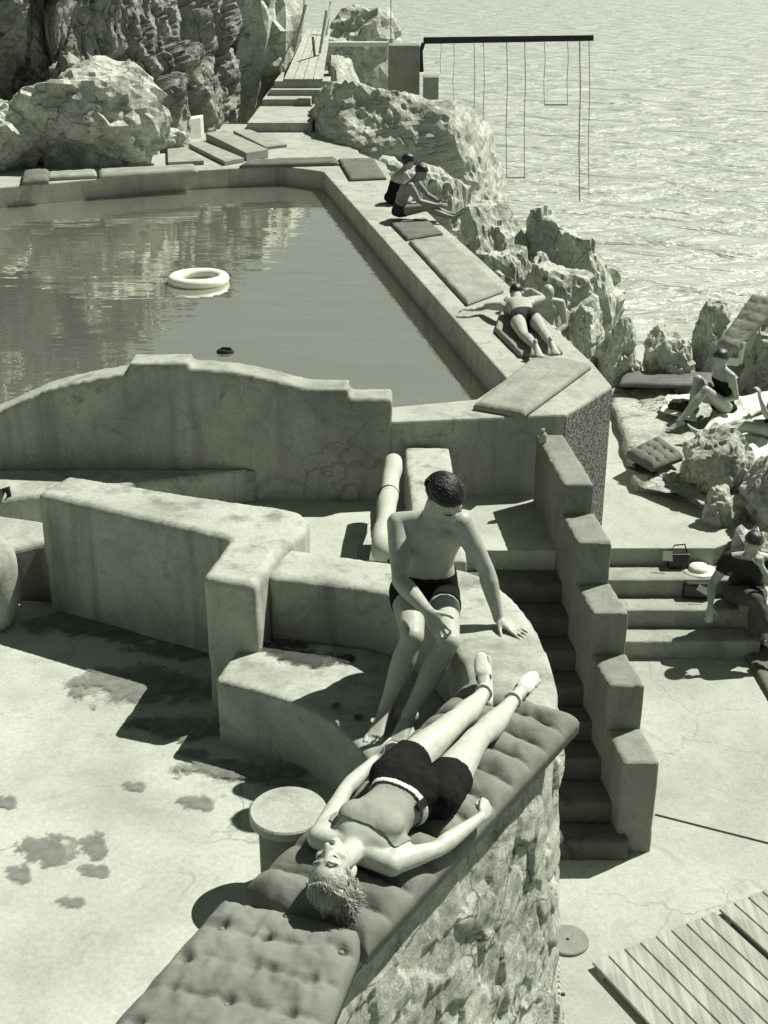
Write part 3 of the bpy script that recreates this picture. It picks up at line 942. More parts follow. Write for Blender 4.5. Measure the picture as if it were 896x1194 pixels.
# ---- cliff: a folded, jointed rock face that runs back into a hill
def smooth(a, b, x):
    t = max(0.0, min(1.0, (x - a) / (b - a)))
    return t * t * (3 - 2 * t)
path_c = catmull([V((-17, 20, 0)), V((-12, 22.5, 0)), V((-9.2, 24.2, 0)), V((-7.3, 25.2, 0)), V((-6.0, 25.6, 0)), V((-4.9, 26.6, 0)), V((-4.4, 27.7, 0)), V((-4.1, 29.2, 0)), V((-3.8, 31, 0)), V((-3.5, 34, 0)), V((-3.7, 39, 0)), V((-5, 48, 0))], 30)
NS, NV = len(path_c), 150
bm = bmesh.new()
rows_ = []
for i, p in enumerate(path_c):
    d = (path_c[min(i + 1, NS - 1)] - path_c[max(i - 1, 0)]).normalized()
    nn = V((d.y, -d.x, 0))
    r0 = []
    htop = 4.6 + 0.25 * (-p.x) * smooth(-2, -9, p.x) + 0.5 * noise.noise(V((p.x * .5, p.y * .5, 2)))
    for k in range(NV + 1):
        t_ = k / NV
        if t_ < 0.8:
            z = ZC - 0.6 + htop * t_ / 0.8
            back = 0.13 * htop * (t_ / 0.8) ** 1.3
        else:
            s = (t_ - 0.8) / 0.2
            z = ZC - 0.6 + htop + 0.9 * s
            back = 0.13 * htop + 11 * s
        q = p - nn * back + V((0, 0, z))
        warp = V((noise.noise(q * 0.8), noise.noise(q * 0.8 + V((5, 0, 0))), noise.noise(q * 0.8 + V((0, 5, 0)))))
        h = 0.45 * fbm(q * 0.4, 0.9, 4) + 0.07 * fbm(q * 3.0, 0.7, 5)
        for sx_, sz_, wa, ca, ta, ka in ((0.55, 0.30, .35, 0.75, 0.55, 0.22), (1.5, 0.75, .45, 0.22, 0.34, 0.08), (3.6, 2.2, .5, 0.07, 0.12, 0.03)):
            a1 = V((q.x * sx_, q.y * sx_, q.z * sz_)) + warp * wa
            dist, cells = noise.voronoi(a1)
            h += ca * (noise.cell(cells[0] * 13.7) - 0.5)
            tl = noise.noise_vector(cells[0] * 5.3 + V((1.7, 9.2, 3.3)))
            h += ta * tl.dot(a1 - cells[0]) * 1.6
            h -= ka * (1 - min(1.0, (dist[1] - dist[0]) * 9))
        f = 1 - smooth(0.8, 0.9, t_) * 0.6
        r0.append(bm.verts.new(q + nn * h * f * 0.8 + V((0, 0, 0.25 * h * f))))
    rows_.append(r0)
for i in range(NS - 1):
    for k in range(NV):
        bm.faces.new((rows_[i][k], rows_[i + 1][k], rows_[i + 1][k + 1], rows_[i][k + 1]))
bmesh.ops.recalc_face_normals(bm, faces=bm.faces[:])
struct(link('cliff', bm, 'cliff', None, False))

def rock(c, size, seed, label, sub=5, m='rock', group=None, **kw):
    o = rock_mesh('boulder', c, size, seed, sub, m, **kw)
    return tag(o, label, 'rock', group)

# boulders in front of the cliff, left of the pool end
def at_rock(x0, x1, y0, y1, Y, depth, zbase):
    """a boulder spanning that part of the view at distance Y"""
    a, b = Q(x0, y1, Y), Q(x1, y0, Y)
    zt = b.z
    return V(((a.x + b.x) / 2, Y, (zt + zbase) / 2)), ((b.x - a.x) / 2 * 1.2, depth, (zt - zbase) / 2 * 1.12)
def rk(x0, x1, y0, y1, Y, depth, zb, seed, label, **kw):
    c, s = at_rock(x0, x1, y0, y1, Y, depth, zb)
    return rock(c, s, seed, label, **kw)
gl = 'boulders at the foot of the cliff'
rk(20, 168, 70, 190, 25.1, 1.1, 2.0, 21, 'big rounded pale boulder at the cliff foot behind the far pool edge', group=gl, rough=0.16)
rk(-60, 34, 105, 200, 24.3, 0.9, 2.0, 22, 'pale boulder at the left edge behind the far pool edge', group=gl, rough=0.16)
rk(150, 215, 150, 178, 26.7, 0.5, 2.0, 24, 'low boulder behind the white bench', group=gl, sub=4)
# headland of layered rock right of the rock steps
hd = rock_mesh('headland_rock', (0.24, 29.4, 0.6), (1.72, 4.3, 3.3), 31, 6, 'strata', 7, 0.04, lay=3.0, rot=0.30)
tag(hd, 'big sunlit rock of thin sloping layers between the pool and the sea', 'rock')
rk(470, 562, 190, 262, 24.6, 1.2, -1.6, 33, 'sunlit rough rock dropping to the sea beside the seated couple', m='strata', rough=0.2, lay=4)
rk(430, 492, 180, 240, 25.6, 0.6, 1.2, 38, 'small pale rock behind the seated couple', sub=4, m='strata')
# far rocks behind the gangway
rk(384, 456, 2, 62, 43, 1.5, 2.0, 34, 'far dark rock left of the trapeze beam behind the white rail', sub=4)
rk(372, 468, 44, 110, 41, 1.0, -1.6, 39, 'dark low rock in the gap below the white rail', sub=4)
rk(262, 345, -70, 96, 37.5, 1.8, 0.0, 35, 'far rock behind the top of the gangway', sub=4)
rk(380, 425, 55, 95, 36, 1.2, -1.6, 36, 'dark rock under the white rail beside the gangway', sub=4)
rk(425, 470, 40, 80, 45, 2.0, -1.6, 37, 'far pale rock beyond the white rail', sub=4)
# cluster between coping and sea
gc = 'boulders between the pool coping and the sea'
rk(522, 606, 238, 290, 20.6, 0.8, -0.2, 41, 'dark cleft rock next to the seated couple', group=gc, rough=0.18)
rk(580, 676, 246, 300, 21.0, 1.2, -0.6, 42, 'tall sunlit boulder at the back of the cluster beside the sea', group=gc, rough=0.08, planes=18)
rk(640, 727, 262, 370, 19.6, 1.1, -0.9, 43, 'large white boulder at the seaward edge of the cluster', group=gc, rough=0.09, planes=18)
rk(596, 696, 303, 372, 17.6, 0.9, 0.2, 44, 'flat topped boulder behind the bald man', group=gc, rough=0.07, planes=16)
rk(555, 622, 280, 345, 18.3, 0.55, -0.8, 45, 'pale rough rock along the coping behind the lying man', group=gc, rough=0.2)
rk(612, 660, 288, 325, 18.9, 0.6, -0.8, 46, 'sunlit ledge rock above the flat topped boulder', group=gc)
rk(662, 706, 362, 425, 16.5, 0.5, 0.3, 47, 'dark boulder next to the bald man at the end of the coping', group=gc)
rk(698, 752, 364, 440, 16.1, 0.5, 0.3, 48, 'squarish dark boulder in the row right of the coping', group=gc)
rk(750, 806, 382, 440, 16.2, 0.5, 0.3, 49, 'rounded boulder in the row between the squarish one and the upright one', group=gc)
rk(806, 851, 343, 420, 16.4, 0.4, 0.3, 50, 'upright pointed boulder with bright top in the row', group=gc)
rk(858, 915, 330, 410, 17.2, 0.6, 0.2, 51, 'pale boulder at the right edge behind the slanted mat', group=gc)
rk(862, 940, 392, 470, 15.9, 0.6, 0.3, 52, 'pale block of rock at the right edge under the slanted mat', group=gc)
rk(630, 712, 330, 400, 18.8, 0.7, -0.6, 53, 'shaded rock in the middle of the boulder cluster', group=gc)
# rocks on the right deck
gr = 'rocks on the right deck'
rk(786, 872, 498, 600, 12.55, 0.42, 0.6, 61, 'large shaded standing rock in the middle of the right deck', group=gr, rough=0.10)
rk(818, 858, 566, 632, 11.75, 0.22, 0.6, 62, 'small ragged rock in front of the standing rock', group=gr, rough=0.2, sub=4)
rk(858, 930, 530, 640, 11.9, 0.5, 0.5, 63, 'very dark rock at the right edge behind the man on the steps', group=gr)
rk(850, 905, 620, 700, 11.15, 0.4, 0.2, 64, 'pale rock behind the man on the steps', group=gr, sub=4, rough=0.2)
rk(845, 930, 690, 775, 10.55, 0.35, 0.0, 65, 'low rock seat under the man on the steps', group=gr, sub=4)
rk(740, 790, 548, 592, 12.75, 0.25, 0.55, 66, 'small pale rock left of the standing rock', group=gr, sub=4, rough=0.2)
# flat slab shelf
bm = bmesh.new()
shelf = gp([(712, 452), (772, 446), (790, 470), (900, 470), (960, 560), (850, 600), (790, 560), (745, 560), (725, 500)], 0.86)
prism(bm, [(p.x, p.y) for p in shelf], 0.4, 0.84)
bmesh.ops.triangulate(bm, faces=bm.faces[:])
bmesh.ops.subdivide_edges(bm, edges=bm.edges[:], cuts=9, use_grid_fill=True)
for v in bm.verts:
    v.co += V((0.06 * noise.noise(v.co * 3), 0.06 * noise.noise(v.co * 3 + V((7, 0, 0))), 0.07 * fbm(v.co * 1.6, .8, 5) + 0.03 * noise.noise(v.co * 7)))
struct(link('rock_shelf', bm, 'slab', None, True))
# ---- boulder foundation under the shore so nothing floats
bm = bmesh.new()
box(bm, 1.35, 7.5, 11.3, 20.5, -2.2, 0.25)
bmesh.ops.subdivide_edges(bm, edges=bm.edges[:], cuts=24, use_grid_fill=True)
for v in bm.verts:
    e = smooth(5.2, 7.5, v.co.x) + smooth(16.8, 20.5, v.co.y)
    v.co += V((0.4 * fbm(v.co * .7, .8, 5), 0.4 * fbm(v.co * .7 + V((9, 0, 0)), .8, 5), 0.25 * fbm(v.co * 1.1, .8, 5) - 1.9 * min(1, e)))
struct(link('rocky_shore', bm, 'rock', None, True))

# ---- steps up to the gangway
sg = empty('rock_steps', (0, 0, 0), 'flight of pale concrete steps climbing to the wooden gangway', 'steps')
for i, (x0, x1, yf, z) in enumerate(((288, 364, 152, 2.45), (306, 362, 124.6, 2.61), (315, 377, 113.5, 2.76), (320, 384, 103.5, 2.93))):
    a, b = G(x0, yf - 9, z), G(x1, yf - 9, z)
    bm = bmesh.new()
    prism(bm, [(a.x, a.y), (b.x, a.y), (b.x, 37 if i == 3 else a.y + 3.6), (a.x, 37 if i == 3 else a.y + 3.6)], 1.5, z)
    link('step', bm, 'cop', sg, False, 0.02)
# ---- gangway
gw = empty('gangway', (0, 0, 0), 'plank gangway rising from the steps with slanting handrail posts', 'gangway')
A, B, C, D = G(331, 92, 2.98), G(377, 92, 2.98), Q(386, 33, 38.5), Q(358, 33, 38.5)
for k in range(4):
    u0, u1 = k / 4 + 0.01, (k + 1) / 4 - 0.01
    q4 = [A.lerp(B, u0), A.lerp(B, u1), D.lerp(C, u1), D.lerp(C, u0)]
    bm = bmesh.new(); hexa(bm, [p - V((0, 0, .05)) for p in q4], q4); link('plank', bm, 'woodl', gw)
for (p, q_) in (((343, 60, 36.0), (357, 5, 35.9)), ((352, 38, 37.5), (356, -5, 38)), ((373, 62, 36.0), (381, 12, 35.9)), ((381, 40, 37.8), (386, 2, 38.2))):
    bm = bmesh.new(); tube(bm, [Q(*p), Q(*q_)], 0.035); link('handrail_post', bm, 'woodl', gw)
bm = bmesh.new(); tube(bm, [Q(345, 52, 36.0), Q(357, 5, 38.0)], 0.03); link('handrail', bm, 'wood', gw)
bm = bmesh.new(); tube(bm, [Q(376, 50, 36.0), Q(386, 5, 38.0)], 0.03); link('handrail', bm, 'wood', gw)
# ---- pier, rail and trapeze
pr_ = empty('concrete_pier', (0, 0, 0), 'square concrete pier with a long white beam running to the gangway', 'pier')
Yp = 33.0
a, b = Q(453, 86, Yp), Q(490, 53, Yp)
bm = bmesh.new(); box(bm, a.x, b.x, Yp, Yp + .8, 0.5, b.z); link('pier_block', bm, 'block', pr_, False, 0.02)
a, b = Q(384, 54, Yp + .3), Q(453, 49, Yp + .3)
bm = bmesh.new(); box(bm, a.x, b.x - .004, Yp + .2, Yp + .5, a.z, b.z); link('white_beam', bm, 'white', pr_)
a, b = Q(494, 107, 31.8), Q(512, 90, 31.8)
bm = bmesh.new(); box(bm, a.x, b.x, 31.8, 32.3, 1.0, b.z)
tag(link('stone_block', bm, 'block', None, False, .02), 'small square concrete block on the layered rock below the pier', 'block')
a = Q(456, 52, Yp + .4); b = Q(456, -40, Yp + .4)
bm = bmesh.new(); tube(bm, [a, b], 0.010); 
tag(link('mast_pole', bm, 'iron'), 'thin upright pole standing on the concrete pier', 'pole')
tz = empty('trapeze_frame', (0, 0, 0), 'dark horizontal beam with hanging trapeze ropes above the sea', 'trapeze')
a, b = Q(494, 47, Yp + .5), Q(692, 44, Yp + .5)
bm = bmesh.new(); hexa(bm, [a + V((0, -.07, -.08)), b + V((0, -.07, -.07)), b + V((0, .07, -.07)), a + V((0, .07, -.08))], [a + V((0, -.07, .07)), b + V((0, -.07, .06)), b + V((0, .07, .06)), a + V((0, .07, .07))])
link('beam', bm, 'woodd', tz)
bm = bmesh.new(); tube(bm, [Q(494, 50, Yp + .5), Q(491, 60, Yp + .5), Q(492, 84, Yp + .5)], .05); link('bracket', bm, 'iron', tz)
def rope(x, y1, r=.014, dx=0.0):
    p0 = Q(x, 47, Yp + .5); p1 = Q(x + dx, y1, Yp + .5)
    bm = bmesh.new(); tube(bm, [p0, p0.lerp(p1, .3) + V((.02, 0, 0)), p0.lerp(p1, .65) + V((-.015, 0, 0)), p1], r * .62, 6); link('rope', bm, 'ropem', tz)
for x, y1, r in ((514, 85, .010), (529, 118, .010), (553, 195, .013), (564, 195, .013), (591, 206, .015), (612, 206, .015), (635, 121, .012), (662, 121, .012), (676, 235, .022), (687, 228, .014)):
    rope(x, y1, r)
for x0, x1, y in ((590, 613, 207), (635, 662, 122)):
    bm = bmesh.new(); tube(bm, [Q(x0, y, Yp + .5), Q(x1, y, Yp + .5)], .025); link('swing_bar', bm, 'woodl', tz)

# ---- things in the pool
c = G(232, 329, ZWATER)
bm = bmesh.new()
Rr, rr = 0.335, 0.08
rings = []
for i in range(48):
    a = i / 48 * 2 * math.pi
    rings.append([bm.verts.new((c.x + (Rr + rr * math.cos(b)) * math.cos(a), c.y + (Rr + rr * math.cos(b)) * math.sin(a), ZWATER + 0.045 + rr * 0.9 * math.sin(b))) for b in [k / 16 * 2 * math.pi for k in range(16)]])
for i in range(48):
    for k in range(16):
        bm.faces.new((rings[i][k], rings[(i + 1) % 48][k], rings[(i + 1) % 48][(k + 1) % 16], rings[i][(k + 1) % 16]))
bmesh.ops.recalc_face_normals(bm, faces=bm.faces[:])
tag(link('swim_ring', bm, 'rubber', None, True), 'white inflated swim ring floating in the pool', 'swim ring')
c = G(263, 411, ZWATER)
bm = bmesh.new()
tube(bm, [c + V((-.09, .02, .01)), c + V((-.03, .05, .03)), c + V((.05, .04, .03)), c + V((.09, -.01, .01)), c + V((.03, -.04, .02)), c + V((-.05, -.03, .02)), c + V((-.09, .01, .01))], [.014, .022, .02, .012, .018, .022, .012], 8)
tag(link('floating_cloth', bm, 'navy', None, True), 'small dark crumpled cloth floating in the pool near the humped wall', 'cloth')

# ---- rolled canvas by the stair wall
rl = empty('canvas_roll', (0, 0, 0), 'long white canvas roll tied with cord behind the seated man', 'canvas roll')
p0, p1 = Q(459, 539, 10.15), Q(444, 645, 8.15)
pts = [p0.lerp(p1, k / 10) + V((0.006 * math.sin(k * 2.1), 0, 0.006 * math.cos(k * 1.3))) for k in range(11)]
bm = bmesh.new(); tube(bm, [pts[0] - (pts[1] - pts[0]) * .12] + pts, [0.045] + [0.076 + .005 * math.sin(k * 1.7) for k in range(11)], 20); link('canvas', bm, 'roll', rl, True)
m_ = p0.lerp(p1, 0.42); dd = (p1 - p0).normalized()
x_, y_, _ = frame(dd)
bm = bmesh.new(); tube(bm, [m_ + (x_ * math.cos(a) + y_ * math.sin(a)) * 0.083 + dd * .03 * math.sin(a) for a in [k / 20 * 2 * math.pi for k in range(21)]], .006, 6); link('cord', bm, 'iron', rl, True)

# ---- bottle on the flank wall
bt = empty('bottle', (0, 0, 0), 'small clear glass bottle with pale cap on the top flank wall block', 'bottle')
c = G(633, 515.5, 2.14)
bm = bmesh.new(); lathe(bm, [(0, 2.141), (.034, 2.141), (.036, 2.15), (.036, 2.205), (.030, 2.222), (.014, 2.232), (.013, 2.245), (0, 2.245)], 20, (c.x, c.y)); link('bottle_body', bm, 'glass', bt, True)
bm = bmesh.new(); lathe(bm, [(0, 2.245), (.016, 2.245), (.016, 2.262), (0, 2.263)], 16, (c.x, c.y)); link('cap', bm, 'tin', bt)

# ---- urn at the left edge
c = Q(-23, 655, 6.75)
un = empty('round_urn', (0, 0, 0), 'large smooth rounded pale urn cut by the left edge', 'urn')
bm = bmesh.new(); lathe(bm, [(0, ZF), (.09, ZF), (.115, ZF + .05), (.16, ZF + .2), (.175, ZF + .36), (.15, ZF + .50), (.09, ZF + .58), (.085, ZF + .60), (.07, ZF + .60), (.06, ZF + .52), (0, ZF + .5)], 40, (c.x + .05, c.y)); link('urn_body', bm, 'bench', un, True)
pp = V((c.x + .02, c.y, ZF + .55))
bm = bmesh.new(); tube(bm, [pp, pp + V((.02, .3, .2)), Q(-2, 590, 7.6), Q(3, 572, 7.7), Q(9, 570, 7.7), Q(11, 578, 7.7), Q(6, 583, 7.7)], [.010, .010, .012, .02, .026, .016, .006], 8); link('curled_stem', bm, 'navy', un, True)

# ---- things on the right decks
gq = 'mats on the right rocks'
def on_mat(px, z, th, m, label, ch=4, seed=1., zz=None, tufts=0):
    if zz is None: zz = [z] * 4
    q = [G(x, y, zq + th) - V((0, 0, th)) for (x, y), zq in zip(px, zz)]
    o = mattress('sun_mat', q, th, 30, 40, m, ch, tufts, seed, amp=0.25, wr=.8)
    return tag(o, label, 'mat', gq)
on_mat([(722, 446), (832, 449), (838, 433), (726, 431)], 0.93, 0.06, 'mat_dark', 'dark mat lying in the shade below the boulder row', 5, 11)
on_mat([(838, 398), (862, 405), (915, 345), (880, 338)], 1.3, 0.07, 'mat', 'ribbed mat slanting over the pale rocks at the right edge', 6, 12, [1.45, 1.45, 2.0, 2.0])
on_mat([(731, 523), (762, 540), (797, 527), (768, 504)], 0.92, 0.11, 'mat_dark', 'dark tufted cushion beside the white towel', 4, 13, None, 3)
on_mat([(862, 748), (905, 822), (960, 800), (905, 725)], 0.0, 0.06, 'mat_dark', 'dark mat on the lower deck under the man\'s foot', 4, 14)
# white towel, crumpled
def cloth(name, px, z, m, label, seed, amp=0.10, cat='towel', n=44):
    q = gp(px, z)
    bm = bmesh.new()
    g = []
    for j in range(n + 1):
        r0 = []
        for i in range(n + 1):
            u, v = i / n, j / n
            p = quad_pt(q, u, v)
            e = min(1, min(u, 1 - u, v, 1 - v) * 8)
            h = amp * (abs(noise.noise(V((p.x * 4 + p.y * 2, p.y * 5, seed)))) ** .7 + .4 * abs(noise.noise(V((p.x * 11, p.y * 9, seed)))))
            p = p + V((.05 * noise.noise(V((u * 4, v * 4, seed))), .05 * noise.noise(V((u * 4, v * 4, seed + 5))), 0.012 + h * (0.3 + .7 * e)))
            r0.append(bm.verts.new(p))
        g.append(r0)
    for j in range(n):
        for i in range(n):
            bm.faces.new((g[j][i], g[j][i + 1], g[j + 1][i + 1], g[j + 1][i]))
    bmesh.ops.recalc_face_normals(bm, faces=bm.faces[:])
    o = link(name, bm, m, None, True)
    s = o.modifiers.new('solid', 'SOLIDIFY'); s.thickness = 0.012
    return tag(o, label, cat)
cloth('towel', [(795, 548), (905, 562), (900, 458), (840, 468)], 0.92, 'towel', 'large crumpled white towel under the sitting woman', 3.3, 0.12)
cloth('towel', [(770, 480), (812, 494), (820, 462), (778, 462)], 0.93, 'towel', 'small white towel behind the dark bag on the flat rock', 5.3, 0.07)
cloth('dark_cloth', [(733, 548), (765, 556), (768, 550), (740, 543)], 0.86, 'navy', 'small dark crumpled cloth on the flat rock by the deck edge', 6.1, 0.09, 'cloth', 24)
bg_ = rock_mesh('beach_bag', G(800, 472, 1.02), (0.20, 0.10, 0.10), 71, 4, 'navy', 9, 0.15)
tag(bg_, 'patterned dark soft bag beside the sitting woman\'s knee', 'bag')
# white plank and post by the slanted mat
wp = empty('white_rail', (0, 0, 0), 'short white plank rail with slanted white post below the slanted mat', 'rail')
bm = bmesh.new(); a, b = Q(833, 425, 15.2), Q(861, 427, 15.2); hexa(bm, [a, b, b + V((0, .05, 0)), a + V((0, .05, 0))], [a + V((0, 0, .10)), b + V((0, 0, .10)), b + V((0, .05, .10)), a + V((0, .05, .10))]); link('plank', bm, 'white', wp)
bm = bmesh.new(); a, b = Q(862, 424, 15.25), Q(867, 399, 15.25); tube(bm, [a, b], .035); link('post', bm, 'white', wp)
# bag, shoes, hat and book on the steps
def on_step(x, y, z):
    return G(x, y, z)
c = G(792, 665, 0.54)
r_ = empty('camera_bag', (0, 0, 0), 'black leather case with pale papers standing on the second step', 'case')
bm = bmesh.new(); box(bm, c.x - .10, c.x + .10, c.y + .02, c.y + .14, .541, .70); link('case_body', bm, 'leather', r_, False, .012)
bm = bmesh.new(); tube(bm, [c + V((-.08, .08, .16)), c + V((-.05, .08, .23)), c + V((.05, .08, .24)), c + V((.08, .08, .16))], .008); link('handle', bm, 'leather', r_)
bm = bmesh.new(); hexa(bm, [c + V((-.17, -.01, .11)), c + V((-.08, -.03, .11)), c + V((-.08, .015, .2)), c + V((-.17, .015, .2))], [c + V((-.17, -.02, .115)), c + V((-.08, -.04, .115)), c + V((-.08, .005, .205)), c + V((-.17, .005, .205))]); link('paper', bm, 'paper', r_)
c = G(814, 668, 0.54)
r_ = empty('sun_hat', (0, 0, 0), 'pale straw hat lying on the second step beside the black case', 'hat')
bm = bmesh.new(); lathe(bm, [(0, .60), (.085, .59), (.10, .565), (.10, .552), (.105, .548), (.165, .546), (.165, .541), (0, .541)], 32, (c.x + .02, c.y + .06)); link('hat_body', bm, 'straw', r_, True)
c = G(812, 700, 0.36)
r_ = empty('open_bag', (0, 0, 0), 'black open bag with a white card on the third step', 'bag')
bm = bmesh.new(); prism(bm, [(c.x - .12, c.y + .02), (c.x + .16, c.y + .0), (c.x + .16, c.y + .2), (c.x - .12, c.y + .22)], .361, .53); link('bag_body', bm, 'leather', r_, False, .03, 3)
bm = bmesh.new(); k = c + V((-.02, -.03, .13)); hexa(bm, [k, k + V((.1, -.02, -.05)), k + V((.13, .0, 0)), k + V((.03, .02, .05))], [k + V((0, -.008, .004)), k + V((.1, -.028, -.046)), k + V((.13, -.008, .004)), k + V((.03, .012, .054))]); link('card', bm, 'paper', r_)
# ------------------------------------------------------------------ people
def capsule(bm, p0, r0, p1, r1, seg=14):
    """closed tapered limb piece with round ends"""
    p0, p1 = V(p0), V(p1)
    d = p1 - p0
    if d.length < 1e-6:
        return
    x, y, dn = frame(d)
    rings = []
    for s in (-1.0, -0.8, -0.5, -0.2):
        rings.append((p0 + dn * (s * r0), r0 * math.sqrt(max(0, 1 - s * s))))
    rings.append((p0, r0)); rings.append((p1, r1))
    for s in (0.2, 0.5, 0.8, 1.0):
        rings.append((p1 + dn * (s * r1), r1 * math.sqrt(max(0, 1 - s * s))))
    vr = []
    for c, r in rings:
        if r < 1e-6:
            vr.append([bm.verts.new(c)])
        else:
            vr.append([bm.verts.new(c + (x * math.cos(k * 2 * math.pi / seg) + y * math.sin(k * 2 * math.pi / seg)) * r) for k in range(seg)])
    fs = []
    for a, b in zip(vr, vr[1:]):
        for k in range(seg):
            j = (k + 1) % seg
            if len(a) == 1:
                fs.append(bm.faces.new((a[0], b[k], b[j])))
            elif len(b) == 1:
                fs.append(bm.faces.new((a[k], a[j], b[0])))
            else:
                fs.append(bm.faces.new((a[k], a[j], b[j], b[k])))
    bmesh.ops.recalc_face_normals(bm, faces=fs)

def limb(bm, p0, p1, prof, bulge=None):
    p0, p1 = V(p0), V(p1)
    for (t0, r0), (t1, r1) in zip(prof, prof[1:]):
        a, b = p0.lerp(p1, t0), p0.lerp(p1, t1)
        if bulge is not None:
            a = a + bulge * math.sin(math.pi * t0); b = b + bulge * math.sin(math.pi * t1)
        capsule(bm, a, r0, b, r1)

def ell(bm, c, ax, rad, sub=3):
    """ellipsoid with axis vectors ax (3) and radii rad (3)"""
    g = bmesh.ops.create_icosphere(bm, subdivisions=sub, radius=1.0)
    for v in g['verts']:
        p = v.co.copy()
        v.co = V(c) + ax[0] * (p.x * rad[0]) + ax[1] * (p.y * rad[1]) + ax[2] * (p.z * rad[2])

def loft(bm, secs, seg=28):
    """secs: (centre, xaxis, yaxis, rx, ry)"""
    rings = []
    for c, xa, ya, rx, ry in secs:
        ring = []
        for k in range(seg):
            a = k * 2 * math.pi / seg
            ca, sa = math.cos(a), math.sin(a)
            e = 0.82
            ring.append(bm.verts.new(c + xa * (rx * math.copysign(abs(ca) ** e, ca)) + ya * (ry * math.copysign(abs(sa) ** e, sa))))
        rings.append(ring)
    fs = []
    for a, b in zip(rings, rings[1:]):
        for k in range(seg):
            fs.append(bm.faces.new((a[k], a[(k + 1) % seg], b[(k + 1) % seg], b[k])))
    fs.append(bm.faces.new(rings[0][::-1])); fs.append(bm.faces.new(rings[-1]))
    bmesh.ops.recalc_face_normals(bm, faces=fs)

def orth(d, t):
    d = V(d).normalized(); t = V(t); t = (t - d * t.dot(d)).normalized()
    return d, t

def hand(bm, wr, d, thumb, palm, s=1.0, curl=(20, 25, 20), tcurl=25, spread=0.10, ta=42):
    d, t = orth(d, thumb)
    n = d.cross(t)
    if n.dot(V(palm)) < 0: n = -n
    wr = V(wr)
    kn = wr + d * 0.088 * s
    loft(bm, [(wr - d * .02 * s, t, n, .024 * s, .019 * s), (wr + d * .015 * s, t, n, .030 * s, .019 * s), (wr + d * .05 * s, t, n, .040 * s, .017 * s), (kn, t, n, .040 * s, .0135 * s), (kn + d * .008 * s, t, n, .036 * s, .009 * s)], 18)
    for i, (off, ln) in enumerate(((.030, .95), (.0105, 1.06), (-.0095, 1.0), (-.0285, .80))):
        p = kn + t * off * s - d * (.004 * s if i in (0, 3) else 0)
        dir0 = (d + t * (off * spread / .03)).normalized()
        ang = 0.0
        r = .0092 * s * (0.9 if i == 3 else 1)
        for seg_l, c_ in zip((.043, .027, .022), curl):
            ang += R(c_)
            dd = dir0 * math.cos(ang) + n * math.sin(ang)
            q = p + dd * seg_l * ln * s
            capsule(bm, p, r, q, r * .92, 10)
            p = q; r *= .92
    p = wr + d * .022 * s + t * .028 * s
    ang = R(ta)
    r = .0125 * s
    for seg_l, c_ in zip((.042, .032, .026), (0, tcurl * .5, tcurl)):
        ang -= R(c_)
        dd = (d * math.cos(ang) + t * math.sin(ang) + n * .28).normalized()
        q = p + dd * seg_l * s
        capsule(bm, p, r, q, r * .88, 10)
        p = q; r *= .88

def foot(bm, an, toe_dir, sole_n, s=1.0):
    """an: ankle joint; sole_n points out of the sole"""
    d, n = orth(toe_dir, sole_n)
    x = d.cross(n)
    an = V(an)
    sole = an + n * .075 * s
    heel = sole - d * .055 * s - n * .032 * s
    ell(bm, heel, (d, x, n), (.038 * s, .031 * s, .036 * s), 2)
    loft(bm, [(an - d * .015 * s + n * .02 * s, x, n, .030 * s, .040 * s), (an + d * .03 * s + n * .030 * s, x, n, .034 * s, .040 * s), (an + d * .08 * s + n * .045 * s, x, n, .039 * s, .029 * s), (an + d * .125 * s + n * .057 * s, x, n, .045 * s, .019 * s), (an + d * .15 * s + n * .061 * s, x, n, .043 * s, .014 * s)], 18)
    for i in range(5):
        off = (-.038 + i * .0185) * s
        b = an + d * (.152 - abs(i - 1) * .007) * s + x * off + n * .062 * s
        capsule(bm, b, (.0135 if i == 0 else .0095) * s, b + d * (.036 - i * .003) * s + n * .006 * s, (.0125 if i == 0 else .0085) * s, 10)

def head_shape(bm, c, f, u, s=1.0, fem=False):
    """c: centre of the skull at ear level"""
    f, u = orth(f, u); r = f.cross(u)
    H = lambda a, b, h: V(c) + (f * a + r * b + u * h) * s
    ax = (f, r, u)
    S = lambda *q: tuple(k * s for k in q)
    ell(bm, H(-.012, 0, .045), ax, S(.098, .076, .084))
    ell(bm, H(.030, 0, -.005), ax, S(.064, .064, .085))
    ell(bm, H(.034, 0, -.055), ax, S(.052, .050 if fem else .055, .048))
    ell(bm, H(.066, 0, -.084), ax, S(.022, .024, .020), 2)
    capsule(bm, H(.088, 0, .012), .0085 * s, H(.112, 0, -.028), .0125 * s)
    for k in (-1, 1):
        capsule(bm, H(.098, 0, -.030), .009 * s, H(.092, k * .014, -.033), .008 * s)
        capsule(bm, H(.083, k * .012, .028), .011 * s, H(.070, k * .046, .026), .011 * s)
        ell(bm, H(.060, k * .042, -.020), ax, S(.024, .022, .018), 2)
        ell(bm, H(.072, k * .030, .007), ax, S(.013, .016, .011), 2)
        ell(bm, H(-.008, k * .078, -.005), ax, S(.020, .009, .032), 2)
    capsule(bm, H(.086, -.018, -.056), .0065 * s, H(.086, .018, -.056), .0065 * s)
    capsule(bm, H(.084, -.015, -.066), .0075 * s, H(.084, .015, -.066), .0075 * s)

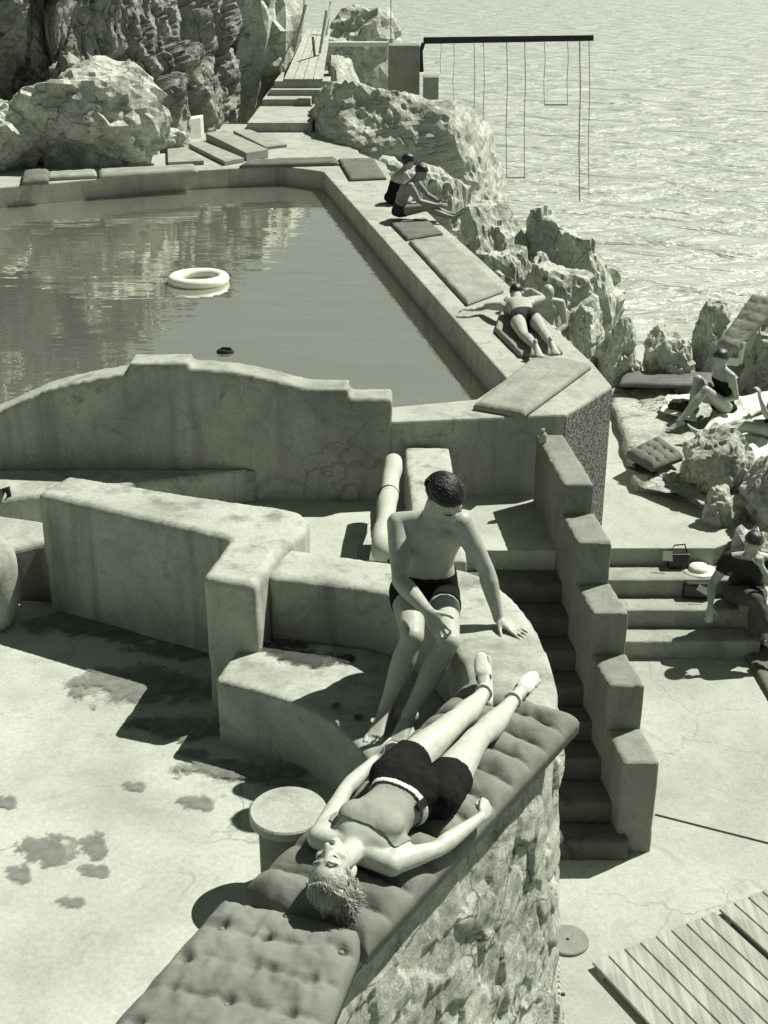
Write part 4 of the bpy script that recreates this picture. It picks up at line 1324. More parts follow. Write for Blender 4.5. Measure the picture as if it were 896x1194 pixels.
def remesh(bm, vox, name):
    me = bpy.data.meshes.new('tmp')
    bm.to_mesh(me); bm.free()
    o = bpy.data.objects.new('tmp', me); col.objects.link(o)
    md = o.modifiers.new('r', 'REMESH'); md.mode = 'VOXEL'; md.voxel_size = vox
    bpy.context.view_layer.update()
    dg = bpy.context.evaluated_depsgraph_get()
    m2 = bpy.data.meshes.new_from_object(o.evaluated_get(dg))
    bpy.data.objects.remove(o); bpy.data.meshes.remove(me)
    m2.name = name
    return m2

def get_co(me):
    a = np.empty(len(me.vertices) * 3, np.float32); me.vertices.foreach_get('co', a); return a.reshape(-1, 3).astype(np.float64)

def set_co(me, a):
    me.vertices.foreach_set('co', a.astype(np.float32).ravel()); me.update()

def smooth_mesh(me, it, wgt):
    co = get_co(me)
    e = np.empty(len(me.edges) * 2, np.int32); me.edges.foreach_get('vertices', e); e = e.reshape(-1, 2)
    n = len(co)
    cnt = np.bincount(e.ravel(), minlength=n).astype(float)[:, None]
    for k in range(it):
        s = np.zeros_like(co)
        for ax in range(3):
            s[:, ax] = np.bincount(e[:, 0], co[e[:, 1], ax], n) + np.bincount(e[:, 1], co[e[:, 0], ax], n)
        lap = s / np.maximum(cnt, 1) - co
        co += lap * (wgt[:, None] if k % 2 == 0 else wgt[:, None] * -0.85 if False else wgt[:, None] * 0.6)
    set_co(me, co)
    return co

def normals(me):
    a = np.empty(len(me.vertices) * 3, np.float32); me.vertices.foreach_get('normal', a); return a.reshape(-1, 3).astype(np.float64)

def segd(co, a, b):
    a = np.array(a, float); b = np.array(b, float); d = b - a
    t = np.clip((co - a) @ d / (d @ d), -0.3, 1.3)
    tc = np.clip(t, 0, 1)
    return np.linalg.norm(co - (a + tc[:, None] * d), axis=1), ((co - a) @ d / (d @ d))

def shell(name, me, mask, off, m, parent, thick=0.004, noise_amp=0.0, noise_sc=12.0, smooth_it=0, seed=0.0, co=None, nor=None, dirv=None):
    """a garment or a head of hair lifted off the body surface"""
    co = get_co(me) if co is None else co
    nor = normals(me) if nor is None else nor
    npoly = len(me.polygons)
    bm = bmesh.new()
    idx = {}
    for p in me.polygons:
        vs = p.vertices
        if all(mask[i] for i in vs):
            q = []
            for i in vs:
                if i not in idx:
                    o_ = off[i] if hasattr(off, '__len__') else off
                    if noise_amp:
                        o_ = o_ + noise_amp * fbm(V(co[i]) * noise_sc + V((seed, 0, 0)), 0.8, 4)
                    idx[i] = bm.verts.new(V(co[i] + nor[i] * o_))
                q.append(idx[i])
            try: bm.faces.new(q)
            except ValueError: pass
    if smooth_it:
        for k in range(smooth_it):
            bmesh.ops.smooth_vert(bm, verts=bm.verts[:], factor=0.5, use_axis_x=True, use_axis_y=True, use_axis_z=True)
    o = link(name, bm, m, parent, True)
    s = o.modifiers.new('solid', 'SOLIDIFY'); s.thickness = thick; s.offset = -1
    return o

def person(J, label, skin, vox=0.006, fem=False, sc=1.0, group=None, garments=(), hair=None, hands=True, wrinkle=0):
    s = sc
    for k in list(J):
        if isinstance(J[k], (tuple, Vector)): J[k] = V(J[k])
    bm = bmesh.new()
    hipc = (J['hipl'] + J['hipr']) / 2
    shc = (J['shl'] + J['shr']) / 2
    up = (J['neck'] - hipc)
    upn = up.normalized()
    secs = []
    W = ((-.10, .105, .085), (-.02, .160, .108), (.10, .168, .112), (.25, .150, .100), (.40, .130, .092), (.55, .138, .100), (.70, .158, .112), (.82, .168, .108), (.92, .150, .085), (1.0, .085, .062)) if not fem else \
        ((-.10, .105, .085), (-.02, .155, .100), (.10, .160, .104), (.25, .128, .092), (.38, .108, .082), (.52, .112, .088), (.68, .130, .102), (.80, .140, .096), (.92, .130, .076), (1.0, .075, .055))
    rl_ = (J['hipr'] - J['hipl']).normalized(); rs_ = (J['shr'] - J['shl']).normalized()
    bend = J.get('bend', V())
    for t, rx, ry in W:
        xa = rl_.lerp(rs_, max(0, min(1, t)))
        tt = max(0.0, min(1.0, t))
        ax_ = upn
        ya = ax_.cross(xa).normalized()
        xa = ya.cross(ax_).normalized()
        c = hipc + up * t + bend * math.sin(math.pi * tt)
        secs.append((c, xa, ya, rx * s, ry * s))
    loft(bm, secs)
    fwd = upn.cross(rl_.lerp(rs_, .5)).normalized()
    fwd_s = upn.cross(rs_).normalized()
    # chest, shoulder blades, buttocks
    for k, sh in ((-1, 'shl'), (1, 'shr')):
        side = rs_ * k
        cc = hipc + up * .74 + bend * .7
        if fem:
            ell(bm, cc + side * .070 * s + fwd_s * .058 * s, (side, fwd_s, upn), (.066 * s, .042 * s, .070 * s))
        else:
            ell(bm, cc + side * .078 * s + fwd_s * .074 * s + upn * .03, (side, fwd_s, upn), (.072 * s, .040 * s, .055 * s))
            ell(bm, hipc + up * .36 + bend + side * .040 * s + fwd_s * .066 * s, (side, fwd_s, upn), (.034 * s, .030 * s, .11 * s))
            capsule(bm, J['neck'] + fwd_s * .045 * s + side * .015 * s - upn * .035 * s, .014 * s, J[sh] + fwd_s * .030 * s - side * .02 * s + upn * .022 * s, .013 * s)
        ell(bm, hipc + rl_ * k * .075 * s - fwd * .055 * s - upn * .02 * s, (rl_, fwd, upn), (.085 * s, .075 * s, .085 * s))
        capsule(bm, J['neck'] - upn * .01 * s, .055 * s, J[sh] + upn * .012 * s, .048 * s)
        capsule(bm, J[sh] - upn * .09 * s - side * .03 * s, .055 * s, J[sh], .056 * s * (0.9 if fem else 1))
    # neck, head
    hf, hu = orth(J['hf'], J['hu'])
    hb = J['head'] - hu * .055 * s - hf * .015 * s
    nr = .050 if fem else .060
    capsule(bm, J['neck'] - upn * .03 * s, nr * s * 1.12, hb, nr * s * .95)
    head_shape(bm, J['head'], J['hf'], J['hu'], s, fem)
    a = 0.80 if fem else 1.0
    for k in 'lr':
        limb(bm, J['sh' + k], J['el' + k], [(0, .060 * s * a), (.25, .057 * s * a), (.5, .054 * s * a), (.8, .045 * s * a), (1, .042 * s * a)])
        limb(bm, J['el' + k], J['wr' + k], [(0, .042 * s * a), (.22, .047 * s * a), (.5, .041 * s * a), (.85, .030 * s * a), (1, .028 * s * a)])
        hn = J.get('hand' + k)
        if hn:
            hand(bm, J['wr' + k], hn['d'], hn['t'], hn['p'], s * (0.9 if fem else 1.0), hn.get('curl', (15, 20, 15)), hn.get('tc', 20), hn.get('sp', .1), hn.get('ta', 42))
        th = .094 if fem else .094
        limb(bm, J['hip' + k], J['kn' + k], [(0, th * s), (.25, .090 * s), (.5, .080 * s), (.8, .065 * s), (1, .059 * s)])
        kd = (J['an' + k] - J['kn' + k]).normalized(); td = (J['kn' + k] - J['hip' + k]).normalized()
        bl = (kd - td)
        bl = -bl if bl.length > .15 else V((0, 0, 0))
        bk = J.get('calf' + k, -J['toe' + k].normalized() * 0.016 * s)
        limb(bm, J['kn' + k], J['an' + k], [(0, .058 * s), (.15, .054 * s), (.32, .061 * s), (.5, .056 * s), (.75, .041 * s), (.92, .034 * s), (1, .035 * s)], bk)
        foot(bm, J['an' + k], J['toe' + k], J.get('sole' + k, (J['an' + k] - J['kn' + k])), s * (.92 if fem else 1))
    me = remesh(bm, vox, 'body')
    co = get_co(me)
    wgt = np.full(len(co), 0.62)
    for k in 'lr':
        for jn, rad in (('wr' + k, .22), ('an' + k, .24)):
            c_ = np.array(J[jn])
            dn = np.linalg.norm(co - c_, axis=1)
            if jn.startswith('wr'):
                ext = (co - c_) @ np.array((J[jn] - J['el' + k]).normalized())
                wgt = np.where((dn < rad * s) & (ext > 0.0), 0.16, wgt)
            else:
                wgt = np.where((dn < rad * s), np.where((co - c_) @ np.array(V(J['toe' + k]).normalized()) > .09, .06, .25), wgt)
    dh = np.linalg.norm(co - np.array(J['head']), axis=1)
    wgt = np.where(dh < .15 * s, 0.20, wgt)
    it = max(3, int(round(9 * (0.005 / vox))))
    co = smooth_mesh(me, it, wgt)
    # eye hollows and mouth line pressed into the face
    f_ = np.array(hf); u_ = np.array(hu); r_ = np.array(hf.cross(hu)); h0 = np.array(J['head'])
    loc = np.stack([(co - h0) @ f_, (co - h0) @ r_, (co - h0) @ u_], 1) / s
    me.materials.clear()
    o = link_mesh('person', me, skin, None, True)
    tag(o, label, 'person', group)
    # region tags for clothes and hair
    nor = normals(me)
    segs = dict(torso=(hipc, J['neck']))
    rad = dict(torso=.13)
    for k in 'lr':
        segs['thigh' + k] = (J['hip' + k], J['kn' + k]); rad['thigh' + k] = .075
        segs['shin' + k] = (J['kn' + k], J['an' + k]); rad['shin' + k] = .045
        segs['uarm' + k] = (J['sh' + k], J['el' + k]); rad['uarm' + k] = .045
        segs['farm' + k] = (J['el' + k], J['wr' + k] + (J['wr' + k] - J['el' + k]) * .5); rad['farm' + k] = .035
        td = J['toe' + k].normalized()
        segs['foot' + k] = (J['an' + k], J['an' + k] + td * .17 * s); rad['foot' + k] = .05
    segs['head'] = (J['head'] - hu * .07 * s, J['head'] + hu * .07 * s); rad['head'] = .085
    for k in 'lr':
        if J.get('hand' + k):
            segs['hand' + k] = (J['wr' + k], J['wr' + k] + V(J['hand' + k]['d']).normalized() * .16 * s); rad['hand' + k] = .05
    names = list(segs)
    D, T = [], []
    for nm in names:
        d_, t_ = segd(co, *segs[nm]); D.append(d_ / (rad[nm] * s)); T.append(t_)
    D = np.array(D); T = np.array(T); best = D.argmin(0)
    info = dict(co=co, nor=nor, loc=loc, me=me, names=names, T=T, best=best, D=D, J=J, s=s, root=o)
    def is_(nm): return best == names.index(nm)
    def t_of(nm): return T[names.index(nm)]
    info['is'] = is_; info['t'] = t_of
    for g in garments:
        g(info)
    if hair:
        hair(info)
    return o, info

def trunks(m='dark', leg=.28, top=.22, name='swim_trunks', off=.006, noise_amp=.003):
    def f(I):
        mk = (I['is']('torso') & (I['t']('torso') < top))
        for k in 'lr':
            mk = mk | (I['is']('thigh' + k) & (I['t']('thigh' + k) < leg))
        shell(name, I['me'], mk, off, m, I['root'], .004, noise_amp, 16, 2)
    return f

def torso_band(name, m, t0, t1, off=.006, na=.002, extra=None, both_legs=None):
    def f(I):
        mk = (I['is']('torso') & (I['t']('torso') > t0) & (I['t']('torso') < t1))
        if extra is not None: mk = mk | extra(I)
        shell(name, I['me'], mk, off, m, I['root'], .004, na, 18, 2)
    return f

def scalp(m, off=.012, na=.006, sc=28, front=.055, slope=.55, back=.95, name='hair', it=2):
    def f(I):
        l = I['loc']
        a, b, u = l[:, 0], l[:, 1], l[:, 2]
        near = np.linalg.norm(l, axis=1) < .19
        thr = np.where(a > 0, front * .6 + slope * a, front * .6 + back * a)
        mk = near & (u > thr) & (u > -.075) & ~((np.abs(b) > .080) & (u < .035) & (a > -.03))
        edge = np.clip((u - thr) / .025, 0.15, 1.0)
        shell(name, I['me'], mk, off * I['s'] * edge, m, I['root'], .006, na, sc, it)
    return f

def face_bits(I, s=1.0, lips=True, brow='brow', lash=True):
    J = I['J']; f, u = orth(J['hf'], J['hu']); r = f.cross(u); c = J['head']; root = I['root']
    H = lambda a, b, h: c + (f * a + r * b + u * h) * s
    for k in (-1, 1):
        if lash:
            bm = bmesh.new(); tube(bm, [H(.076, k * .044, .004), H(.0845, k * .036, .0005), H(.0865, k * .028, -.001), H(.083, k * .018, .003)], [.0012, .002, .002, .001], 6); link('eyelash', bm, 'lash', root, True)
        bm = bmesh.new(); tube(bm, [H(.076, k * .052, .030), H(.089, k * .036, .038), H(.094, k * .018, .034)], [.0015, .003, .003], 6); link('eyebrow', bm, brow, root, True)
    if lips:
        bm = bmesh.new(); tube(bm, [H(.080, -.023, -.061), H(.092, -.010, -.057), H(.0935, 0, -.0585), H(.092, .010, -.057), H(.080, .023, -.061)], [.002, .0045, .004, .0045, .002], 8)
        tube(bm, [H(.080, -.020, -.063), H(.0905, -.009, -.067), H(.091, .009, -.067), H(.080, .020, -.063)], [.002, .005, .005, .002], 8); link('lips', bm, 'lips', root, True)

def local_pose(P, loc, rz, tilt=None):
    m = Matrix.Translation(V(loc)) @ Matrix.Rotation(rz, 4, 'Z')
    m3 = Matrix.Rotation(rz, 3, 'Z')
    J = {}
    for k, v in P.items():
        if isinstance(v, dict):
            J[k] = {a: (m3 @ V(b) if a in 'dtp' else b) for a, b in v.items()}
        elif k in ('hf', 'hu', 'toel', 'toer', 'solel', 'soler', 'bend', 'calfl', 'calfr'):
            J[k] = m3 @ V(v)
        else:
            J[k] = m @ V(v)
    return J

# ---- 1. the man seated on the parapet
hipm = Q(495, 690, 5.62)
J = dict(hipr=Q(476, 690, 5.60), hipl=Q(514, 691, 5.64), neck=Q(506, 604, 5.56), shr=Q(465, 610, 5.58), shl=Q(538, 609, 5.52),
         head=Q(518, 582, 5.46), hf=(0.46, -0.50, -0.74), hu=(0.18, -0.62, 0.76),
         elr=Q(467, 678, 5.40), wrr=Q(500, 713, 5.12), ell=Q(567, 664, 5.50), wrl=Q(582, 716, 5.44),
         knr=Q(481, 742, 5.20), anr=Q(449, 831, 5.11), knl=Q(523, 748, 5.17), anl=Q(476, 833, 5.06),
         toer=(-0.35, -0.93, -0.10), toel=(-0.40, -0.9, -0.10), soler=(0, 0, -1), solel=(0, 0, -1), bend=(0, 0.03, 0.0),
         handr=dict(d=(0.46, 0.0, -0.88), t=(0.9, 0.1, 0.4), p=(0.0, 1.0, -0.1), curl=(8, 18, 16), tc=14, sp=.16),
         handl=dict(d=(0.72, -0.62, -0.22), t=(-0.7, -0.7, 0), p=(0, 0, -1), curl=(0, 3, 2), tc=6, sp=.13))
dz = (ZB + 0.085) - min(J['anr'].z, J['anl'].z)
for k in ('anr', 'anl'):
    J[k].z = ZB + 0.082
J['wrl'].z = ZL + 0.038
o, I = person(J, 'dark haired man in black swim trunks sitting on the parapet looking down', 'skin', 0.0048, sc=0.97,
              garments=[trunks('dark', .34, .30)], hair=scalp('hair', .011, .005, 34, .082, .55, 1.0))
face_bits(I, .97, lips=False, brow='hair', lash=False)

# short combed-back strands over the cap of hair
f, u = orth(J['hf'], J['hu']); r = f.cross(u); rnd = random.Random(11); sc_ = .97
bm = bmesh.new()
for k in range(1900):
    while True:
        d = V((rnd.gauss(0, 1), rnd.gauss(0, 1), rnd.gauss(0, 1))).normalized()
        if d.z > (.30 + .35 * d.x if d.x > 0 else .1 + .75 * d.x): break
    p0 = J['head'] + (f * (-.012 + d.x * .104) + r * d.y * .083 + u * (.045 + d.z * .093)) * sc_
    n0 = (f * d.x + r * d.y + u * d.z).normalized()
    dr = -f * .9 + r * (.35 + .5 * noise.noise(p0 * 18)) + u * (.25 * noise.noise(p0 * 14))
    dr = dr - n0 * dr.dot(n0)
    dr = dr.normalized() if dr.length > .05 else r
    sd_ = dr.cross(n0); ph = 5 * noise.noise(p0 * 12) + rnd.uniform(-.6, .6)
    L_ = rnd.uniform(.050, .072)
    pts = [p0 + dr * L_ * t + sd_ * .004 * math.sin(ph + 5 * t) + n0 * (.004 + .009 * math.sin(2.6 * t) * (.7 + .4 * math.sin(ph)) - .026 * t * t) for t in (0, .2, .4, .6, .8, 1)]
    tube(bm, pts, [.0025, .0027, .0026, .0023, .0018, .0010], 5)
hp = [q for q in o.children if q.name.startswith('hair')][0]
link('hair_strands', bm, 'hair', hp, True)

# ---- 2. the woman lying on the mattress
zt = ZL + 0.10
zz = zt + 0.10
def L(x, y, dz): return G(x, y, zt + dz)
J = dict(hipl=L(458, 908, .10), hipr=L(512, 926, .10), neck=L(414, 992, .09), shl=L(374, 975, .075), shr=L(459, 1006, .075),
         head=L(390, 1016, .115), hf=(-0.30, -0.12, 0.94), hu=(-0.30, -0.93, -0.10),
         ell=L(403, 921, .04), wrl=L(437, 886, .05), elr=L(510, 990, .05), wrr=L(561, 953, .055),
         knl=L(530, 843, .10), anl=L(566, 806, .06), knr=L(556, 862, .09), anr=L(600, 815, .06),
         toel=(-0.12, 0.62, 0.80), toer=(0.62, 0.60, 0.50), solel=(0.1, 1, -0.35), soler=(0.35, 1, -0.45),
         calfl=(0, 0, -0.014), calfr=(0, 0, -0.014), bend=(0, 0, 0.015),
         handl=dict(d=(0.4, 0.9, 0.0), t=(0.2, 0, 1), p=(1, -.3, 0), curl=(25, 30, 20), tc=20),
         handr=dict(d=(0.45, 0.88, 0.05), t=(-0.3, 0.2, 0.9), p=(-1, .4, 0.1), curl=(75, 85, 60), tc=30, ta=12, sp=.02))
def shoes(I):
    J = I['J']; s = I['s'] * .92
    for k in 'lr':
        d, n = orth(J['toe' + k], J['sole' + k]); x = d.cross(n); an = J['an' + k]
        bm = bmesh.new()
        secs = []
        for a_, w_, h0, h1 in ((-.096, .008, .05, .082), (-.090, .020, .035, .084), (-.07, .032, .026, .086), (-.03, .037, .034, .087), (.02, .039, .046, .087), (.055, .041, .034, .087), (.085, .044, .018, .087), (.125, .046, .034, .087), (.16, .043, .048, .087), (.188, .034, .056, .086), (.205, .020, .060, .084), (.213, .007, .064, .080)):
            secs.append((an + d * a_ * s + n * (h0 + h1) / 2 * s, x, n, w_ * s, (h1 - h0) / 2 * s))
        loft(bm, secs, 24)
        sh = link('shoe', bm, 'shoe', I['root'], True)
        up_ = (J['kn' + k] - an).normalized()
        q1, q2, _ = frame(up_)
        bm = bmesh.new()
        tube(bm, [an + up_ * .012 + (q1 * math.cos(t) * .041 + q2 * math.sin(t) * .043) * s for t in [i / 20 * 2 * math.pi for i in range(21)]], .008 * s, 8)
        link('strap', bm, 'shoe', sh, True)
        for sg in (-1, 1):
            bm = bmesh.new()
            ell(bm, an + d * .075 * s + x * sg * .034 * s + n * .034 * s, (d, x, n), (.017 * s, .009 * s, .010 * s), 2)
            link('cutout', bm, 'lash', sh, True)
def belt_f(I):
    torso_band('belt', 'belt', .270, .335, .013, 0)(I)
    co, nor = I['co'], I['nor']
    t = I['t']('torso')
    f, u = I['J']['neck'] - (I['J']['hipl'] + I['J']['hipr']) / 2, V((0, 0, 1))
    c = G(486, 946, ZL + .26)
    d2 = np.linalg.norm(co - np.array(c), axis=1) + np.where(I['is']('torso') & (np.abs(t - .302) < .03), 0, 9)
    i = int(d2.argmin()); p = V(co[i]) + V(nor[i]) * .016; n = V(nor[i]); d = V(f).normalized(); d = (d - n * d.dot(n)).normalized(); x = n.cross(d)
    bm = bmesh.new()
    hexa(bm, [p + x * a * .016 + d * b * .022 - n * .006 for a, b in ((-1, -1), (1, -1), (1, 1), (-1, 1))], [p + x * a * .014 + d * b * .020 + n * .004 for a, b in ((-1, -1), (1, -1), (1, 1), (-1, 1))])
    belt = [q for q in I['root'].children if q.name.startswith('belt')][0]
    link('buckle', bm, 'iron', belt)
def curls(I):
    J = I['J']; f, u = orth(J['hf'], J['hu']); r = f.cross(u); c = J['head']; s = I['s']
    rnd = random.Random(5)
    bm = bmesh.new()
    H = lambda a, b, h: c + (f * a + r * b + u * h) * s
    ell(bm, H(-.022, 0, .050), (f, r, u), (.102 * s, .088 * s, .092 * s), 4)
    def strand(p0, dr, n0, L_, amp, rad, fall, coh):
        sd_ = dr.cross(n0).normalized(); ph = 5 * noise.noise(p0 * 14) + rnd.uniform(-.9, .9)
        pts, rs = [], []
        for q in range(11):
            t = q / 10
            p = p0 + dr * L_ * t + sd_ * amp * math.sin(ph + t * 6.0) * (.3 + t) + n0 * (.004 + amp * .9 * (1 + math.cos(ph + t * 6.0)) * (.2 + t) - fall * t * t)
            p.z = max(p.z, zt - .004)
            pts.append(p); rs.append(rad * (1 - .6 * t * t))
        tube(bm, pts, rs, 5)
    for k in range(3600):
        while True:
            d = V((rnd.gauss(0, 1), rnd.gauss(0, 1), rnd.gauss(0, 1))).normalized()
            if d.z > -.5 and not (d.x > .30 and d.z < .58) and not (d.x > -.1 and d.z < .15):
                break
        p0 = H(-.020 + d.x * .104, d.y * .090, .050 + d.z * .094)
        n0 = (f * d.x + r * d.y + u * d.z).normalized()
        lock = noise.noise(p0 * 16)
        dr = (-f * 0.75 + r * (.45 + .5 * d.y + .8 * lock) + u * (.35 + .5 * noise.noise(p0 * 13 + V((9, 0, 0)))))
        dr = dr - n0 * dr.dot(n0)
        dr = dr.normalized() if dr.length > .05 else r
        strand(p0, dr, n0, rnd.uniform(.040, .060), .0065, .0023, .030, 0)
    for k in range(1300):
        b = rnd.uniform(-.3, 1.0)
        p0 = H(rnd.uniform(-.09, .03), .068 * b, rnd.uniform(.0, .125))
        dr = (r * (.55 + .5 * noise.noise(p0 * 15)) * (1 if b > -.1 else -.25) + u * (.30 + .6 * noise.noise(p0 * 15 + V((4, 4, 4)))) - f * rnd.uniform(.25, .55)).normalized()
        strand(p0, dr, f, rnd.uniform(.028, .048), .009, .0024, .038, 0)
    link('hair', bm, 'hair_f', I['root'], True)
def buckle(I):
    pass
o, I = person(J, 'fair haired woman in dark shorts and strapless top lying on the mattress', 'skin_f', 0.0048, True, 0.88,
              garments=[torso_band('strapless_top', 'top', .24, .875, .0045, .001), trunks('dark', .33, .285, 'shorts', .009, .006), belt_f, shoes], hair=curls)
face_bits(I, .88, True, 'brow', True)

# ---- 3. man lying face down on the coping mat
zt = ZC + 0.06
def L(x, y, dz): return G(x, y, zt + dz)
hd = L(604, 343, .12)
J = dict(hipr=L(622, 371, .10), hipl=L(603, 373, .10), neck=L(603, 352, .13), shl=L(586, 357, .11), shr=L(619, 351, .11),
         head=L(603, 343, .14), hf=(0.25, 0.35, -0.9), hu=(0.05, 0.95, 0.2),
         ell=L(566, 357, .03), wrl=L(551, 361, .02), elr=L(633, 348, .03), wrr=L(620, 338, .02),
         knl=L(611, 391, .06), anl=L(625, 406, .06), knr=L(633, 386, .06), anr=L(643, 403, .06),
         toel=(.15, -.8, -.6), toer=(.2, -.8, -.6), solel=(0, -.5, .85), soler=(0, -.5, .85), calfl=(0, 0, .014), calfr=(0, 0, .014),
         handl=dict(d=(-1, .1, 0), t=(0, 1, 0), p=(0, 0, -1)), handr=dict(d=(-.8, .6, 0), t=(-.5, -.6, 0), p=(0, 0, -1)))
# torso is prone: right hand side of the body is image right when the face is down and the head is away
J['shl'], J['shr'] = J['shl'], J['shr']
person(J, 'man in dark swim trunks lying face down on the pool coping mat', 'skin_l', 0.012, False, 0.92,
       garments=[trunks('navy', .16, .22)], hair=scalp('hair', .014, .006, 30, .05, .5, 1.0))

# ---- 4. bald man sitting low behind the coping
P = dict(hipl=(-.09, 0, .10), hipr=(.09, 0, .10), neck=(.0, .17, .55), shl=(-.19, .15, .50), shr=(.19, .15, .50), head=(.0, .29, .65), hf=(0, .75, -.65), hu=(0, .60, .8),
         ell=(-.25, .22, .24), wrl=(-.06, .40, .12), elr=(.25, .22, .24), wrr=(.08, .42, .10),
         knl=(-.14, .42, .14), anl=(-.12, .40, -.28), knr=(.14, .42, .14), anr=(.12, .40, -.28), toel=(0, 1, 0), toer=(0, 1, 0), solel=(0, 0, -1), soler=(0, 0, -1),
         handl=dict(d=(.6, .4, -.5), t=(0, .6, .8), p=(0, -.5, -.6)), handr=dict(d=(-.6, .4, -.5), t=(0, .6, .8), p=(0, -.5, -.6)))
c = Q(636, 392, 15.5)
rk(622, 672, 395, 440, 15.6, .28, 0.2, 67, 'low rock seat of the bald man behind the coping', sub=4, group='rocks on the right deck')
person(local_pose(P, (c.x, 15.75, c.z - 0.10), math.pi), 'bald man bending forward behind the end of the pool coping', 'skin', 0.012, False, 0.95, garments=[trunks('navy', .25, .2)])

# ---- 5, 6. couple sitting at the pool edge
zt = ZC + .055
P = dict(hipl=(-.09, 0, .10), hipr=(.09, 0, .10), neck=(.0, .20, .55), shl=(-.18, .19, .50), shr=(.18, .19, .50), head=(.0, .30, .66), hf=(0, .85, -.5), hu=(0, .45, .85), bend=(0, -.06, .02),
         ell=(-.22, .36, .30), wrl=(-.10, .56, .24), elr=(.22, .34, .28), wrr=(.10, .58, .22),
         knl=(-.10, .42, .15), anl=(-.08, .82, .05), knr=(.12, .42, .18), anr=(.10, .83, .05), toel=(0, .5, .9), toer=(0, .6, .8), solel=(0, 1, -.3), soler=(0, 1, -.3),
         handl=dict(d=(.2, .9, 0), t=(.5, 0, .8), p=(0, 0, -1)), handr=dict(d=(-.2, .9, 0), t=(-.5, 0, .8), p=(0, 0, -1)))
c = G(468, 252, zt)
person(local_pose(P, (c.x, c.y, zt - .01), R(-105)), 'tanned man sitting with legs stretched along the pool edge, head bowed', 'skin_d', 0.012, False, 0.97, garments=[trunks('navy', .25, .2)], hair=scalp('hair', .016, .006, 30, .05, .5, 1.0))
P = dict(hipl=(-.09, 0, .10), hipr=(.09, 0, .10), neck=(.0, .16, .52), shl=(-.16, .15, .47), shr=(.16, .15, .47), head=(.02, .24, .64), hf=(0, .9, -.4), hu=(0, .35, .93), bend=(0, -.05, .02),
         ell=(-.20, .30, .28), wrl=(-.08, .46, .36), elr=(.20, .30, .28), wrr=(.08, .46, .36),
         knl=(-.09, .36, .42), anl=(-.09, .44, .05), knr=(.09, .36, .42), anr=(.09, .44, .05), toel=(0, 1, -.1), toer=(0, 1, -.1), solel=(0, 0, -1), soler=(0, 0, -1),
         handl=dict(d=(.6, .5, 0), t=(0, 0, 1), p=(0, -1, 0)), handr=dict(d=(-.6, .5, 0), t=(0, 0, 1), p=(0, -1, 0)))
c = G(459, 237, ZC)
person(local_pose(P, (c.x, c.y, ZC - .01), R(-70)), 'dark haired woman sitting huddled behind the tanned man at the pool edge', 'skin', 0.012, True, 0.95,
       garments=[trunks('dark', .12, .55, 'swimsuit')], hair=scalp('hair', .030, .012, 24, .03, .5, 1.4))

# ---- 7. woman in black swimsuit on the flat rock
P = dict(hipl=(-.09, 0, .10), hipr=(.09, 0, .10), neck=(.0, .06, .58), shl=(-.16, .05, .53), shr=(.16, .05, .53), head=(.0, .12, .70), hf=(-.15, .95, -.25), hu=(0, .2, .95),
         ell=(-.20, -.02, .28), wrl=(-.10, .22, .24), elr=(.24, -.10, .30), wrr=(.16, .14, .22),
         knl=(-.12, .38, .40), anl=(-.14, .72, .06), knr=(.10, .34, .46), anr=(.08, .44, .06), toel=(0, 1, -.2), toer=(0, 1, -.1), solel=(0, .2, -1), soler=(0, 0, -1),
         handl=dict(d=(.2, .9, 0), t=(0, 0, 1), p=(1, 0, 0)), handr=dict(d=(-.2, .9, 0), t=(0, 0, 1), p=(-1, 0, 0)))
c = G(843, 482, 0.92)
person(local_pose(P, (c.x, c.y, 0.90), R(112)), 'dark haired woman in a black swimsuit sitting with one knee raised on the rock', 'skin', 0.011, True, 0.97,
       garments=[trunks('dark', .08, .80, 'swimsuit')], hair=scalp('hair_g', .016, .005, 30, .04, .5, 1.2))

# ---- 8. bather in a white cap at the right edge
P = dict(hipl=(-.09, 0, .10), hipr=(.09, 0, .10), neck=(.0, -.02, .58), shl=(-.16, -.02, .53), shr=(.16, -.02, .53), head=(.0, .03, .70), hf=(0, 1, -.1), hu=(0, .1, .95),
         ell=(-.19, .20, .34), wrl=(-.17, .30, .56), elr=(.22, .02, .28), wrr=(.18, .22, .20),
         knl=(-.10, .40, .20), anl=(-.10, .80, .06), knr=(.10, .42, .14), anr=(.10, .84, .06), toel=(0, .6, .8), toer=(0, .6, .8), solel=(0, 1, -.2), soler=(0, 1, -.2),
         handl=dict(d=(0, .2, 1), t=(.5, -.5, 0), p=(0, 1, 0), curl=(40, 40, 30)), handr=dict(d=(-.2, .9, 0), t=(0, 0, 1), p=(-1, 0, 0)))
c = G(903, 508, 0.95)
person(local_pose(P, (c.x, c.y, 0.92), R(95)), 'bather in a white cap holding up one hand at the right edge', 'skin', 0.011, True, 0.97,
       garments=[trunks('navy', .12, .75, 'swimsuit')], hair=scalp('towel', .012, .002, 20, .03, .4, .9, 'bathing_cap'))

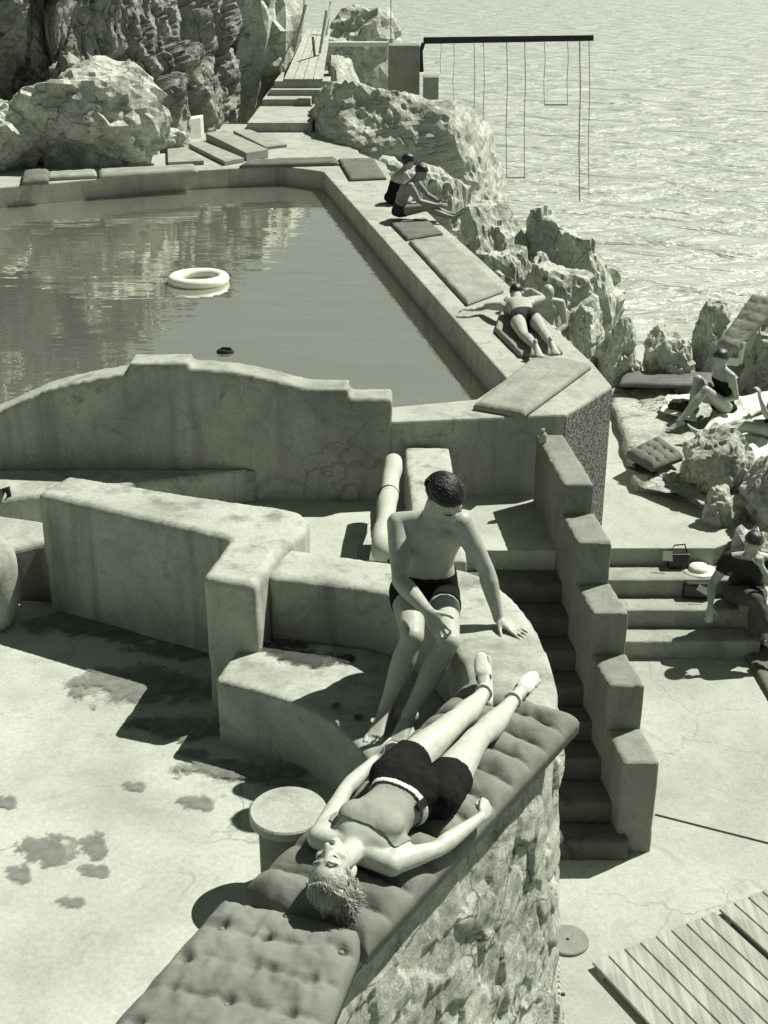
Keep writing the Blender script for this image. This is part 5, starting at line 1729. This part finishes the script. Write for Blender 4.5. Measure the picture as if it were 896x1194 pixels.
# ---- 9. clothed man sitting on the right steps
P = dict(hipl=(-.10, 0, .08), hipr=(.10, 0, .08), neck=(.0, .18, .56), shl=(-.20, .16, .50), shr=(.20, .16, .50), head=(.03, .25, .69), hf=(.25, .85, -.35), hu=(-.05, .4, .9), bend=(0, -.05, 0),
         ell=(-.23, .42, .28), wrl=(-.05, .37, .54), elr=(.34, .22, .26), wrr=(.36, .40, .12),
         knl=(-.05, .42, .17), anl=(-.10, .30, -.34), knr=(-.02, .48, .26), anr=(-.20, .58, -.14), toel=(-.1, .95, -.25), toer=(-.55, .75, -.35), solel=(0, 0, -1), soler=(-.2, .2, -1),
         handl=dict(d=(.2, .0, 1), t=(.6, .4, 0), p=(.4, -.8, 0), curl=(80, 80, 50)), handr=dict(d=(.05, .5, -.9), t=(-1, 0, 0), p=(0, -1, -.3), curl=(20, 20, 15)))
c = G(872, 700, 0.42)
def trousers_f(I):
    mk = (I['is']('torso') & (I['t']('torso') < .22))
    for k in 'lr':
        mk = mk | (I['is']('thigh' + k)) | (I['is']('shin' + k) & (I['t']('shin' + k) < .72))
    shell('trousers', I['me'], mk, .016, 'trousers', I['root'], .005, .010, 12, 2)
def shirt_f(I):
    mk = (I['is']('torso') & (I['t']('torso') > .18) & (I['t']('torso') < .98)) | (I['is']('uarml') & (I['t']('uarml') < .55)) | (I['is']('uarmr') & (I['t']('uarmr') < .55))
    shell('shirt', I['me'], mk, .014, 'navy', I['root'], .005, .010, 12, 2)
person(local_pose(P, (c.x - .02, c.y + .05, 0.40), R(172)), 'man in dark shirt and rolled trousers sitting by the side steps, hand at mouth', 'skin_l', 0.010, False, 0.97,
       garments=[trousers_f, shirt_f], hair=scalp('hair', .018, .008, 30, .06, .5, 1.0))
# ------------------------------------------------------------------ put every thing's origin at its base
bpy.context.view_layer.update()
for o in list(scene.objects):
    if o.parent is not None or o.type not in ('MESH', 'EMPTY'):
        continue
    pts = []
    for q in [o] + list(o.children_recursive):
        if q.type == 'MESH':
            a = get_co(q.data); 
            if len(a): pts.append((a.min(0), a.max(0)))
    if not pts:
        continue
    lo = np.min([p[0] for p in pts], 0); hi = np.max([p[1] for p in pts], 0)
    base = V(((lo[0] + hi[0]) / 2, (lo[1] + hi[1]) / 2, lo[2]))
    if o.type == 'MESH':
        o.data.transform(Matrix.Translation(-base))
    o.location = base
    for q in o.children_recursive:
        q.data.transform(Matrix.Translation(-base))
